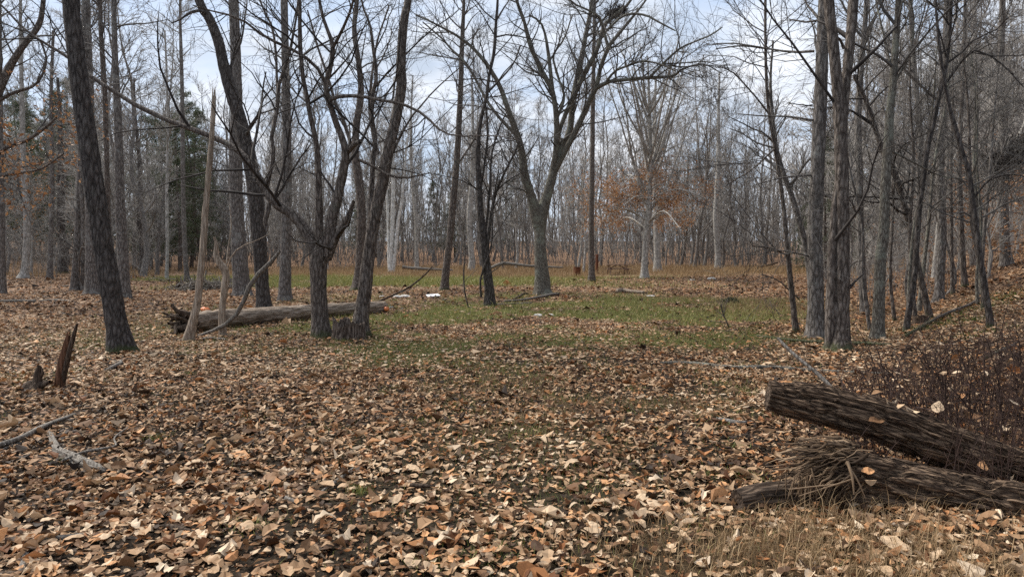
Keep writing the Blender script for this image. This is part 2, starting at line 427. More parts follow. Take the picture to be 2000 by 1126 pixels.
def masks(X, Y):
    n1 = fbm(X * 0.55, Y * 0.55, seed=21, oct=4)
    n2 = fbm(X * 2.2, Y * 2.2, seed=31, oct=3)
    n3 = fbm(X * 0.16, Y * 0.16, seed=41, oct=3)
    g = 1.15 * ell(X, Y, 1.8, 20.5, 9.5, 8.0) + 0.9 * ell(X, Y, -2.4, 12.8, 6.0, 5.0) + 0.5 * ell(X, Y, 1.4, 6.0, 2.8, 3.4) + 0.6 * ell(X, Y, 4.0, 14.5, 3.2, 3.5)
    strip = sstep(31, 34, Y + 3 * (n1 - 0.5)) * (1 - sstep(45, 51, Y + 6 * (n1 - 0.5))) * sstep(-19, -15, X) * (1 - sstep(5, 16, X + 10 * (n3 - .5)))
    stripl = sstep(39, 41, Y) * (1 - sstep(45, 49, Y)) * (1 - sstep(-16, -13, X)) * sstep(-24, -21, X)
    mound = ell(X, Y, 9.5, 39, 9, 8)
    g = g * sstep(0.40, 0.62, 0.6 * n1 + 0.4 * n2 + 0.10 * ell(X, Y, 3, 20.5, 6, 5)) + 1.0 * np.clip(strip + stripl, 0, 1) * sstep(0.25, 0.5, n1 + 0.1)
    g = g * (1 - 0.85 * mound)
    right = sstep(-2, 4, X - 0.42 * Y)
    g = np.clip(g * (1 - 0.9 * right), 0, 1)
    t = sstep(43, 54, Y + 14 * (n1 - 0.5)) * (1 - sstep(72, 80, Y)) * (0.55 + 0.45 * sstep(0.35, 0.6, n1)) * sstep(-0.42 * 60, -14, X) * (1 - sstep(0, 6, X - 0.5 * Y))
    t = t + 0.55 * sstep(43, 48, Y) * (1 - sstep(72, 80, Y)) * sstep(0.5, 0.62, n1) 
    t = t + 0.8 * ell(X, Y, 7.4, 21.5, 2.6, 3.5) * sstep(0.4, 0.6, n1)
    t = t + 0.9 * ell(X, Y, 2.2, 3.6, 1.5, 0.6) * sstep(0.30, 0.62, 0.5 * n1 + 0.5 * n2) + 0.5 * ell(X, Y, 1.0, 7.5, 2.2, 1.8) * sstep(0.5, 0.62, n1)
    t = np.clip(t * (1 - 0.8 * mound) * (1 - 0.9 * ell(X, Y, 8.0, 49.5, 2.6, 4.5)), 0, 1)
    bare = sstep(0.55, 0.70, fbm(X * 0.9 + 4, Y * 0.9, seed=51, oct=4)) * (1 - sstep(7, 13, Y))
    lit = np.clip(1.0 - (0.60 + 0.22 * sstep(13, 17, Y)) * g - (0.30 + 0.35 * sstep(6, 12, Y)) * t - 0.52 * bare, 0.12, 1)
    return g, t, lit, bare

# ------------------------------------------------------------------ ground
def spaced(lo, hi, near, grow_):
    a = [0.0]
    s = near
    while a[-1] < hi:
        a.append(a[-1] + s); s *= grow_
    p = np.array(a)
    return p
yp = spaced(0, 420, 0.11, 1.022); yp = np.concatenate([[-30, -15, -8, -4, -2, -1], yp])
xp = spaced(0, 420, 0.11, 1.027); xp = np.concatenate([-xp[:0:-1], xp])
GX, GY = np.meshgrid(xp, yp)
gx, gy = GX.ravel(), GY.ravel()
gz = height(gx, gy)
mb = MB()
nx, ny = len(xp), len(yp)
ii, jj = np.meshgrid(np.arange(ny - 1), np.arange(nx - 1), indexing='ij')
a_ = (ii * nx + jj).ravel()
mb.add(np.stack([gx, gy, gz], 1), np.stack([a_, a_ + 1, a_ + nx + 1, a_ + nx], 1))
gm, gnt, gb = mat_new('forest_floor')
def attr_node(n):
    x = gnt.nodes.new('ShaderNodeAttribute'); x.attribute_name = n; return x.outputs['Fac']
gtc = gnt.nodes.new('ShaderNodeTexCoord')
ga = noise_node(gnt, gtc.outputs['Object'], 38, 8, 0.75)
gbn = noise_node(gnt, gtc.outputs['Object'], 1.3, 5, 0.6)
gvo = gnt.nodes.new('ShaderNodeTexVoronoi'); gvo.inputs['Scale'].default_value = 11; gnt.links.new(gtc.outputs['Object'], gvo.inputs['Vector'])
soil = ramp(gnt, [(0.3, (0.016, 0.012, 0.009)), (0.6, (0.055, 0.040, 0.029)), (0.8, (0.11, 0.078, 0.055))]); gnt.links.new(ga.outputs['Fac'], soil.inputs['Fac'])
gsep = gnt.nodes.new('ShaderNodeSeparateColor'); gnt.links.new(gvo.outputs['Color'], gsep.inputs[0])
lv = ramp(gnt, [(0.0, (0.045, 0.026, 0.017)), (0.35, (0.12, 0.068, 0.042)), (0.6, (0.22, 0.13, 0.08)), (0.85, (0.34, 0.22, 0.14)), (1.0, (0.45, 0.32, 0.22))]); gnt.links.new(gsep.outputs[0], lv.inputs['Fac'])
gr = ramp(gnt, [(0.3, (0.055, 0.062, 0.018)), (0.6, (0.16, 0.17, 0.046)), (0.85, (0.28, 0.26, 0.10))]); gnt.links.new(ga.outputs['Fac'], gr.inputs['Fac'])
tn = ramp(gnt, [(0.3, (0.09, 0.055, 0.028)), (0.6, (0.24, 0.15, 0.075)), (0.85, (0.38, 0.26, 0.14))]); gnt.links.new(ga.outputs['Fac'], tn.inputs['Fac'])
def gmix(fac, a, b):
    x = gnt.nodes.new('ShaderNodeMix'); x.data_type = 'RGBA'
    gnt.links.new(fac, x.inputs[0]); gnt.links.new(a, x.inputs[6]); gnt.links.new(b, x.inputs[7]); return x.outputs[2]
c0 = gmix(attr_node('litter'), soil.outputs[0], lv.outputs[0])
c1 = gmix(attr_node('green'), c0, gr.outputs[0])
c2 = gmix(attr_node('tan'), c1, tn.outputs[0])
gnt.links.new(c2, gb.inputs['Base Color']); gb.inputs['Roughness'].default_value = 0.95; gb.inputs['Specular IOR Level'].default_value = 0.1
gbp = gnt.nodes.new('ShaderNodeBump'); gbp.inputs['Strength'].default_value = 1.0; gbp.inputs['Distance'].default_value = 0.05
gnt.links.new(ga.outputs['Fac'], gbp.inputs['Height']); gnt.links.new(gbp.outputs[0], gb.inputs['Normal'])
me = mb.mesh('ground', gm)
mg, mt_, ml, mbare = masks(gx, gy)
far_l = sstep(9, 22, gy)
for nm, val in (('green', mg * (0.22 + 0.53 * sstep(8, 16, gy))), ('tan', mt_ * 0.8), ('litter', np.clip(far_l * ml, 0, 1))):
    a = me.attributes.new(nm, 'FLOAT', 'POINT'); a.data.foreach_set('value', val.astype(np.float32))
ground = link('ground', me, kind='structure')
ground['label'] = 'leaf-strewn forest clearing floor with patches of green grass'

# ------------------------------------------------------------------ fallen leaves
PROF = {
    'ellipse': [0.02, 0.20, 0.29, 0.32, 0.29, 0.18, 0.02],
    'oak':     [0.03, 0.16, 0.12, 0.30, 0.18, 0.27, 0.05],
    'tulip':   [0.03, 0.30, 0.40, 0.30, 0.38, 0.26, 0.10],
    'long':    [0.01, 0.11, 0.17, 0.19, 0.17, 0.10, 0.01],
}
KINDS = list(PROF)
def leaf_batch(mb, pos, yaw, size, tilt, tiltdir, curl, bend, tone, kind, S):
    """pos (N,3); S sections along the leaf; kind (N,) index"""
    N = len(pos)
    u = np.linspace(0, 1, S)
    prof = np.array([np.interp(u, np.linspace(0, 1, 7), PROF[k]) for k in KINDS])[kind]      # N,S
    if S == 3: prof = np.array([[0.08, 0.31, 0.06]] * N) * np.where(kind == 3, 0.65, 1.0)[:, None]
    if S == 2:                                     # far leaf: two folded triangles
        z0 = np.zeros(N); c_ = 0.30 * curl; w_ = np.where(kind == 3, 0.2, 0.31)
        P = np.stack([np.stack([-0.5 + z0, z0, 0.3 * bend], -1), np.stack([z0, -w_, c_], -1), np.stack([0.1 + z0, w_, c_], -1), np.stack([0.5 + z0, z0, 0.3 * bend], -1)], 1)[:, :, None, :] * size[:, None, None, None]
        T_ = np.array([[0, 1, 3], [0, 3, 2]])
    else: P = None
    v = np.array([-1.0, 0, 1.0])
    x = (u[None, :, None] - 0.5) * np.ones((N, S, 3))
    y = prof[:, :, None] * v[None, None] * (1 - 0.25 * np.abs(curl)[:, None, None])
    z = curl[:, None, None] * (np.abs(v)[None, None] * prof[:, :, None] * 1.1) + bend[:, None, None] * ((u - 0.5)[None, :, None] ** 2 * 2.2)
    z = z + 0.028 * rng.normal(size=(N, S, 3)) * (prof[:, :, None] > 0.1)
    if P is None: P = np.stack([x, y, z], -1) * size[:, None, None, None]
    # tilt about a horizontal axis at angle tiltdir, then yaw
    ca, sa = np.cos(yaw), np.sin(yaw)
    def rotz(P, c, s):
        return np.stack([P[..., 0] * c - P[..., 1] * s, P[..., 0] * s + P[..., 1] * c, P[..., 2]], -1)
    P = rotz(P, ca[:, None, None], sa[:, None, None])
    ct, st = np.cos(tiltdir)[:, None, None], np.sin(tiltdir)[:, None, None]
    P = rotz(P, ct, -st)
    cc, ss = np.cos(tilt)[:, None, None], np.sin(tilt)[:, None, None]
    P = np.stack([P[..., 0], P[..., 1] * cc - P[..., 2] * ss, P[..., 1] * ss + P[..., 2] * cc], -1)
    P = rotz(P, ct, st)
    P = P - np.minimum(P[..., 2].min((1, 2)), 0)[:, None, None, None] * np.array([0, 0, 0.75])
    P = P + pos[:, None, None, :]
    if S == 2:
        mb.add(P.reshape(-1, 3), None, (T_[None] + (np.arange(N) * 4)[:, None, None]).reshape(-1, 3), np.repeat(tone, 4)); return
    k = np.arange(S - 1)[:, None]; j = np.arange(2)[None]
    a = k * 3 + j
    q = np.stack([a, a + 1, a + 4, a + 3], -1).reshape(-1, 4)
    Q = (q[None] + (np.arange(N) * S * 3)[:, None, None]).reshape(-1, 4)
    mb.add(P.reshape(-1, 3), Q, None, np.repeat(tone, S * 3))

def leaf_params(n, g):
    return dict(yaw=g.uniform(0, 6.283, n), tilt=np.clip(np.abs(g.normal(0, 0.24, n)), 0, 1.1), tiltdir=g.uniform(0, 6.283, n),
                curl=np.clip(g.normal(0.08, 0.38, n) + (g.uniform(size=n) < 0.22) * g.normal(0, 0.9, n), -1.1, 1.4), bend=np.clip(g.normal(0.05, 0.30, n) + (g.uniform(size=n) < 0.2) * g.normal(0, 0.5, n), -0.75, 0.75),
                tone=np.clip(g.beta(1.6, 1.2, n), 0, 1), kind=g.choice(4, n, p=[0.42, 0.22, 0.2, 0.16]))

def scatter(y0, y1, per_m2, g, xpad=1.0, wf=None):
    """points inside the view wedge between depths y0 and y1, thinned by wf(X,Y)"""
    half = lambda y: 0.76 * y + xpad
    area_max = 2 * half(y1) * (y1 - y0)
    n = int(area_max * per_m2)
    X = g.uniform(-half(y1), half(y1), n); Y = g.uniform(y0, y1, n)
    k = np.abs(X) < half(Y)
    X, Y = X[k], Y[k]
    if wf is not None:
        w = wf(X, Y); k = g.uniform(size=len(X)) < w
        X, Y = X[k], Y[k]
    return X, Y

def litter_w(X, Y):
    return masks(X, Y)[2]

mbl = MB()
near_picks = []
for (y0, y1, dens, S, smean) in ((2.3, 5.2, 900, 5, 0.053), (5.2, 9.5, 680, 3, 0.053), (9.5, 17, 540, 2, 0.053), (17, 30, 150, 2, 0.078), (30, 48, 40, 2, 0.11)):
    X, Y = scatter(y0, y1, dens, rng, wf=litter_w)
    n = len(X); p = leaf_params(n, rng)
    size = smean * np.exp(rng.normal(0, 0.38, n)) * np.where(p['kind'] == 3, 1.15, 1)
    if y0 > 15:
        p['tone'] = np.clip(p['tone'] - 0.10, 0, 1)
    # the middle distance holds more dark, small litter than the front
    p['tone'] = np.clip(p['tone'] - 0.20 * sstep(0.42, 0.65, fbm(X * 0.55, Y * 0.55, seed=77, oct=3)) - 0.08 * sstep(8, 14, Y), 0, 1)
    pos = np.stack([X, Y, height(X, Y) + rng.uniform(0.0, 0.026, n) + 0.003], 1)
    if y0 < 3:
        score = size * (size < 0.16) / np.maximum(Y, 2.9)
        inv = (Y > 3.15) & (np.abs(X) < 0.70 * Y) & ~((X > 1.3) & (Y > 3.8)) & ~((X > 0.9) & (Y < 4.0))
        order = np.argsort(-(score * inv))[:300]
        near_picks = (pos[order], size[order], {k: v[order] for k, v in p.items()})
        keep = np.ones(n, bool); keep[order] = False
        pos, size = pos[keep], size[keep]; p = {k: v[keep] for k, v in p.items()}
    leaf_batch(mbl, pos, size=size, S=S, **p)
# crumbs and broken bits on the bare soil
X, Y = scatter(2.4, 10, 900, rng, wf=lambda X, Y: 0.2 + 0.8 * np.clip(masks(X, Y)[3] + masks(X, Y)[0], 0, 1))
n = len(X); p = leaf_params(n, rng); p['tone'] = np.clip(rng.beta(1.5, 3, n), 0, 1); p['tilt'] = np.abs(rng.normal(0, 0.5, n))
leaf_batch(mbl, np.stack([X, Y, height(X, Y) + 0.002], 1), size=0.022 * np.exp(rng.normal(0, 0.45, n)), S=2, **p)
n = 85                                              # leaves hung up in the brambles
Yb = rng.uniform(5.2, 6.6, n); Xb = (rng.uniform(1680, 2050, n) - CX) / F * Yb; p = leaf_params(n, rng); p['tilt'] = rng.uniform(0.2, 1.1, n)
leaf_batch(mbl, np.stack([Xb, Yb, height(Xb, Yb) + rng.uniform(0.05, 0.6, n)], 1), size=0.075 * np.exp(rng.normal(0, 0.25, n)), S=5, **p)
litter = link('leaf_litter', mbl.mesh('leaf_litter', M['leaf'], smooth=False), kind='stuff')
litter['label'] = 'dry brown and tan leaf litter covering the ground'

# the 300 leaves that show largest: objects of their own under the ground
variants = []
for i in range(24):
    b = MB(); p = leaf_params(1, rng); p['kind'] = np.array([i % 4]); p['tone'] = np.array([0.12 + 0.85 * ((i * 7) % 24) / 23.0]); p['yaw'] = np.zeros(1)
    p['tilt'] = np.abs(rng.normal(0, 0.12, 1)); p['curl'] = np.clip(p['curl'], -0.6, 0.7); p['bend'] = np.clip(p['bend'], -0.4, 0.4)
    leaf_batch(b, np.zeros((1, 3)), size=np.array([1.0]), S=7, **p)
    variants.append(b.mesh('leaf', M['leaf'], smooth=False))
pp, sz, prm = near_picks
for i in range(len(pp)):
    o = link('leaf', variants[int(rng.integers(24))], ground, pp[i] + np.array([0, 0, 0.008]))
    o.scale = (sz[i],) * 3
    o.rotation_euler = (rng.normal(0, 0.15), rng.normal(0, 0.15), rng.uniform(0, 6.28))

# ------------------------------------------------------------------ grass
def blades(mb, X, Y, h, w, lean, g, tone, segs=2):
    n = len(X)
    z = height(X, Y)
    th = g.uniform(0, 6.283, n); d = np.stack([np.cos(th), np.sin(th)], 1)
    ph = g.uniform(0, 6.283, n); s = np.stack([np.cos(ph), np.sin(ph)], 1) * (w * 0.5)[:, None]
    base = np.stack([X, Y, z - 0.005], 1)
    o3 = lambda a, zz: np.concatenate([a, zz[:, None]], 1)
    tip = base + o3(d * (h * lean)[:, None], h * np.sqrt(np.clip(1 - lean ** 2 * 0.8, 0.15, 1)))
    mid = base + o3(d * (h * lean * 0.32)[:, None], h * 0.55)
    S3 = o3(s, np.zeros(n))
    V = np.stack([base - S3, base + S3, mid + S3 * 0.8, mid - S3 * 0.8, tip], 1)
    b = np.arange(n)[:, None] * 5
    Q = b + np.array([[0, 1, 2, 3]]); T = b + np.array([[3, 2, 4]])
    mb.add(V.reshape(-1, 3), Q, T, np.repeat(tone, 5))

mbg = MB()
for (y0, y1, dens, h0, w0) in ((2.6, 8, 900, 0.05, 0.004), (8, 16, 520, 0.06, 0.007), (16, 30, 210, 0.08, 0.014), (30, 52, 80, 0.17, 0.022)):
    X, Y = scatter(y0, y1, dens, rng, wf=lambda X, Y: masks(X, Y)[0] ** 1.3)
    n = len(X)
    blades(mbg, X, Y, h0 * np.exp(rng.normal(0, 0.35, n)), w0 * np.exp(rng.normal(0, 0.2, n)), rng.uniform(0.1, 0.8, n), rng, np.clip(rng.beta(2, 2.4, n) + (0.22 if y0 > 15 else 0), 0, 1))
# small tufts among the near leaves
nt_ = 150
tX, tY = scatter(2.9, 13, 2.4, rng, wf=lambda X, Y: np.clip(0.25 + 0.9 * ell(X, Y, 1.6, 5.0, 2.4, 3.0) + 0.5 * ell(X, Y, -3, 12, 6, 4), 0, 1) * (X < 0.36 * Y))
for i in range(len(tX)):
    n = int(rng.integers(30, 130)); sp_ = rng.uniform(0.04, 0.16)
    X = tX[i] + rng.normal(0, sp_, n); Y = tY[i] + rng.normal(0, sp_, n)
    blades(mbg, X, Y, rng.uniform(0.03, 0.075, n), np.full(n, 0.006), rng.uniform(0.2, 0.95, n), rng, np.clip(rng.beta(2, 2.4, n), 0, 1))
o = link('green_grass', mbg.mesh('green_grass', M['grass']), kind='stuff'); o['label'] = 'short green grass growing in patches through the leaf litter'
mbt = MB()
for (y0, y1, dens, h0, w0) in ((2.6, 5, 3000, 0.13, 0.0034), (5, 9, 900, 0.09, 0.004), (9, 30, 120, 0.16, 0.009), (42, 56, 46, 0.30, 0.020), (56, 78, 24, 0.36, 0.030)):
    X, Y = scatter(y0, y1, dens, rng, wf=lambda X, Y: masks(X, Y)[1] ** 1.2)
    n = len(X)
    blades(mbt, X, Y, h0 * np.exp(rng.normal(0, 0.35, n)), w0 * np.exp(rng.normal(0, 0.2, n)), rng.uniform(0.45 if y0 < 9 else 0.15, 0.99 if y0 < 9 else 0.5, n), rng, np.clip(rng.beta(2, 2, n), 0, 1))
o = link('dry_grass', mbt.mesh('dry_grass', M['straw']), kind='stuff'); o['label'] = 'tan dry grass along the far field edge and beside the logs'

# ------------------------------------------------------------------ trees traced from the photograph
def px_path(pts, Y0, Y1):
    """[(px, py, width px)] -> world points and radii, depth running from Y0 to Y1"""
    n = len(pts)
    out = []
    for i, (x, y, w) in enumerate(pts):
        Y = Y0 + (Y1 - Y0) * (i / max(n - 1, 1))
        p = at(x, y, Y)
        out.append((*p, w * 0.5 * Y / F))
    return np.array(out)

def trunk_tube(mb, path, sides, amp, seed, flare=0.0, jit=0.0):
    L = np.linalg.norm(np.diff(path[:, :3], axis=0), axis=1).sum()
    m = int(np.clip(L / 0.11, 14, 110)) if sides > 10 else int(np.clip(L / 0.25, 8, 40))
    pr = resample(path, m)
    P, R = pr[:, :3], np.maximum(pr[:, 3], 0.004)
    if jit:
        t = np.linspace(0, L * 1.3, m)
        P = P + jit * np.stack([fbm(t, t * 0 + seed, seed=seed) - 0.5, fbm(t, t * 0 + seed + 5, seed=seed + 1) - 0.5, np.zeros(m)], 1) * np.minimum(1, np.linspace(0, 4, m))[:, None]
    rad = bark_rad(P, sides, amp, 4.0, seed) if sides > 7 else None
    if flare and rad is not None:
        s = np.concatenate([[0], np.cumsum(np.linalg.norm(np.diff(P, axis=0), axis=1))])
        th = np.arange(sides) * 2 * math.pi / sides
        lob = 0.5 + 0.5 * np.cos(5 * th + seed) * np.cos(2 * th + 2 * seed)
        rad = rad * (1 + flare * np.exp(-s / 0.20)[:, None] * (0.35 + lob[None]))[None]
    tubes(mb, P[None], R[None], sides, rad=rad)
    return P, R

def k_resample(P, R, K):
    pr = resample(np.concatenate([P, R[:, None]], 1), K)
    return pr[:, :3], np.maximum(pr[:, 3], 0.003)

TREES = []
def to_px(P):
    d = P - np.array([0, 0, CAMH]); c, s_ = math.cos(PITCH), math.sin(PITCH)
    f_ = d[:, 1] * c - d[:, 2] * s_; u_ = d[:, 1] * s_ + d[:, 2] * c
    return np.stack([CX + F * d[:, 0] / f_, CY - F * u_ / f_, P[:, 1]], 1)

def traced_tree(name, label, trunk, limbs=(), mat='grey_bark', twig='twig_grey', dens=1.0, up=0.12, seed=1, sides=None,
                crown_from=0.35, flare=0.55, ws=1.0, wl=None, group=None, extend=5.0, dd=0.0, leaf=0, leaf_band=None, auto=8, auto_len=(1.0, 3.2), amp=0.05, Y=None, fine=1.0):
    """trunk: [(px,py,w)...] from the base up; limbs: (list of px points, depth change at its end)"""
    g = np.random.default_rng(seed)
    wl = ws if wl is None else wl
    trunk = [(x, y, w * ws) for x, y, w in trunk]; limbs = [([(x, y, w * wl) for x, y, w in p], d) for p, d in limbs]
    base = hit(trunk[0][0], trunk[0][1]) if Y is None else at(trunk[0][0], trunk[0][1], Y)
    if Y is not None: base[2] = float(height(base[0], base[1]))
    Y0 = base[1]
    pix = Y0 / F                                    # metres per photo pixel at the tree
    path = px_path(trunk, Y0, Y0 + dd)
    path[0, :3] = base; path[0, 2] -= 0.08
    if trunk[-1][1] <= 6 and extend:               # runs out of the top of the frame
        d = nrm(path[-1, :3] - path[-2, :3]); d = nrm(d + np.array([0, 0, 0.6]))
        path = np.vstack([path, [*(path[-1, :3] + d * extend * 0.5), path[-1, 3] * 0.7], [*(path[-1, :3] + d * extend), path[-1, 3] * 0.25]])
    root = thing(name, label, 'tree', base, group=group)
    w0 = max(t[2] for t in trunk)
    sd = sides or (28 if w0 > 26 else 18 if w0 > 14 else 10)
    mb = MB(); P, R = trunk_tube(mb, path, sd, amp, seed, flare, jit=0.0)
    link('trunk', mb.mesh('trunk', M[mat], base), root)
    built = [to_px(P)]
    KP = 14
    Pl = [k_resample(P[int(len(P) * crown_from):], R[int(len(P) * crown_from):], KP)] if crown_from < 0.95 else []
    for i, (pts, dz) in enumerate(limbs):
        bb = np.concatenate(built); q = np.hypot(bb[:, 0] - pts[0][0], bb[:, 1] - pts[0][1]); j = int(np.argmin(q))
        Ys = bb[j, 2] if q[j] < 26 else Y0                        # a limb starts at the depth of what it grows from
        lp = px_path(pts, Ys, Ys + dz)
        if pts[-1][1] <= 6 and extend:
            d = nrm(lp[-1, :3] - lp[-2, :3]); d = nrm(d + np.array([0, 0, 0.25]))
            lp = np.vstack([lp, [*(lp[-1, :3] + d * extend * 0.45), lp[-1, 3] * 0.4]])
        mb = MB(); w1 = max(t[2] for t in pts)
        p_, r_ = trunk_tube(mb, lp, 14 if w1 > 14 else 9 if w1 > 7 else 6, amp, seed + 31 * i, 0, jit=0.05)
        link('limb', mb.mesh('limb', M[mat], base), root); built.append(to_px(p_))
        Pl.append(k_resample(p_, r_, KP))
    if dens > 0:
        crown = MB()
        P0 = np.array([p for p, _ in Pl]); R0 = np.array([r for _, r in Pl])
        tot = np.linalg.norm(np.diff(P0, axis=1), axis=2).sum()
        n1 = max(3, int(tot * 2.1 * dens)) + auto
        P1, R1 = grow(P0, R0, n1, 0.12, 1.0, auto_len, (35, 75), 7, 0.55, 0.035, up, 0.16, g)
        n2 = int(n1 * 6.0 * fine)
        P2, R2 = grow(P1, R1, n2, 0.15, 1.0, (0.4, 1.4), (25, 65), 4, 0.6, 0.011, up * 0.7, 0.16, g, rmin=0.0028 + 0.00011 * Y0)
        n3 = int(n2 * 4.5 * fine)
        P3, R3 = grow(P2, R2, n3, 0.15, 1.0, (0.18, 0.62), (20, 60), 2, 0.7, 0.006, up * 0.5, 0.15, g, rmin=0.0022 + 0.00010 * Y0)
        tubes(crown, P1, R1, 5, tip=True); tubes(crown, P2, R2, 3, tip=True); tubes(crown, P3, R3, 3, tip=True)
        link('crown', crown.mesh('crown', M[twig], base), root)
        if leaf:
            cand = np.concatenate([P3[:, 1], P2[:, 2], P2[:, 3], P1[:, 4]])
            if leaf_band is not None:
                zz = np.array([at(trunk[0][0], leaf_band[0], Y0)[2], at(trunk[0][0], leaf_band[1], Y0)[2]])
                cand = cand[(cand[:, 2] < zz[0] + g.normal(0, 0.5, len(cand))) & (cand[:, 2] > zz[1])]
            pos = cand[g.choice(len(cand), leaf)] + g.normal(0, 0.13, (leaf, 3))
            leaves_on(root, pos, base, g)
    TREES.append((root, base))
    return root

def leaves_on(root, pos, base, g, size=0.11, name='foliage', mat='beech_leaf'):
    n = len(pos)
    p = leaf_params(n, g); p['kind'] = np.zeros(n, int); p['tilt'] = g.uniform(0.2, 1.4, n); p['tone'] = g.uniform(0, 1, n)
    b = MB(); leaf_batch(b, pos, size=size * np.exp(g.normal(0, 0.25, n)), S=3, **p)
    return link(name, b.mesh(name, M[mat], base, smooth=False), root)

# --- near and middle trees
traced_tree('leaning_tree', 'thick dark tree leaning left, alone at the front left of the clearing',
    [(238, 686, 56), (232, 655, 50), (225, 620, 46), (205, 500, 44), (185, 370, 43), (166, 240, 41), (151, 130, 38), (143, 50, 36), (139, 0, 35)],
    mat='dark_bark', twig='twig_dark', crown_from=0.75, ws=0.80, seed=101, dens=0.6, amp=0.07, auto=2)

center_limbs = [
    ([(622, 505, 34), (602, 458, 31), (570, 418, 27), (535, 395, 23), (508, 352, 19), (482, 312, 17), (450, 285, 15), (400, 262, 14), (330, 235, 13), (270, 207, 12), (235, 187, 11), (180, 150, 10), (130, 110, 8), (60, 65, 6), (0, 8, 5)], 0.9),
    ([(622, 500, 24), (624, 400, 19), (623, 330, 16), (620, 290, 14), (610, 240, 13), (600, 190, 12), (590, 140, 11), (586, 90, 11), (585, 40, 10), (585, 0, 9)], -0.4),
    ([(638, 500, 34), (650, 420, 28), (661, 380, 26), (673, 330, 24), (676, 296, 20), (665, 260, 17), (655, 235, 16), (645, 200, 15), (638, 165, 14), (645, 130, 13), (650, 92, 12), (636, 50, 9), (624, 0, 8)], -0.6),
    ([(649, 95, 10), (662, 72, 8), (680, 33, 7), (690, 0, 6)], -0.8),
    ([(642, 196, 11), (665, 188, 10), (700, 188, 9), (740, 195, 8), (790, 205, 8), (830, 225, 7), (850, 246, 6), (870, 260, 5), (900, 266, 4), (960, 265, 3), (1000, 271, 2)], -1.6),
    ([(636, 165, 10), (618, 130, 9), (600, 115, 9), (570, 97, 8), (540, 83, 8), (519, 73, 7), (485, 45, 6), (440, 27, 5), (405, 20, 4), (375, 10, 3)], -1.2),
    ([(640, 505, 22), (655, 470, 18), (668, 446, 17), (682, 420, 15), (690, 393, 8)], -0.5),
    ([(520, 372, 11), (528, 335, 11), (535, 300, 11), (530, 266, 10), (537, 235, 10), (542, 200, 9), (546, 165, 9), (560, 125, 8), (570, 90, 7), (578, 40, 6), (582, 0, 5)], 0.2),
    ([(543, 195, 8), (540, 150, 7), (538, 100, 7), (530, 50, 6), (508, 3, 5)], 0.5),
    ([(680, 296, 15), (692, 282, 14), (703, 276, 12)], -0.5),
    ([(526, 396, 10), (524, 412, 13), (519, 432, 12), (521, 452, 7)], -0.1),
    ([(700, 188, 4), (712, 140, 3), (760, 150, 3), (790, 120, 2)], -1.0),
]
traced_tree('spreading_tree', 'many-limbed dark tree in the middle, one long limb arching far left',
    [(628, 658, 56), (625, 630, 50), (622, 560, 48), (622, 510, 52), (628, 480, 40), (634, 462, 20)], center_limbs,
    mat='brown_bark', twig='twig_dark', crown_from=0.99, ws=0.62, wl=0.72, seed=102, dens=0.9, sides=32, amp=0.07)

traced_tree('curved_tree', 'dark trunk beside a hollow stump, curving up to the right',
    [(703, 656, 50), (705, 622, 40), (712, 570, 36), (720, 500, 33), (733, 420, 31), (748, 350, 30), (760, 290, 28), (774, 230, 26), (784, 170, 26), (783, 130, 24), (787, 60, 22), (793, 20, 20), (797, 0, 18)],
    [([(722, 470, 16), (724, 420, 15), (726, 360, 13), (728, 310, 13), (733, 270, 12), (727, 225, 11), (728, 185, 11), (735, 150, 10), (731, 100, 9), (726, 60, 7), (712, 20, 6), (706, 0, 5)], 0.5),
     ([(700, 312, 9), (730, 325, 8), (760, 342, 7), (790, 347, 6), (815, 343, 5), (838, 338, 3)], -0.8),
     ([(752, 330, 8), (790, 250, 6), (815, 215, 5), (850, 175, 4), (900, 130, 3)], 0.6)],
    mat='brown_bark', twig='twig_dark', crown_from=0.7, ws=0.74, seed=103, dens=0.7, sides=28, amp=0.06, auto=3)

traced_tree('dark_tree', 'dark furrowed tree behind the fallen log, curving up to the left',
    [(517, 607, 32), (512, 560, 29), (507, 480, 31), (500, 390, 33), (490, 325, 31), (478, 272, 30), (465, 222, 28), (453, 186, 27), (438, 133, 24), (426, 80, 22), (408, 35, 20), (388, 0, 18)],
    [([(470, 300, 8), (480, 262, 9), (495, 240, 8), (508, 215, 6), (512, 180, 4), (520, 140, 3)], -0.6), ([(455, 180, 8), (450, 130, 7), (470, 80, 5), (480, 20, 4), (482, 0, 3)], 0.9),
     ([(408, 34, 9), (395, 22, 7), (375, 24, 6), (350, 40, 4), (335, 45, 3)], -0.8)],
    mat='dark_bark', twig='twig_dark', crown_from=0.6, ws=0.86, seed=104, dens=0.7, amp=0.06)

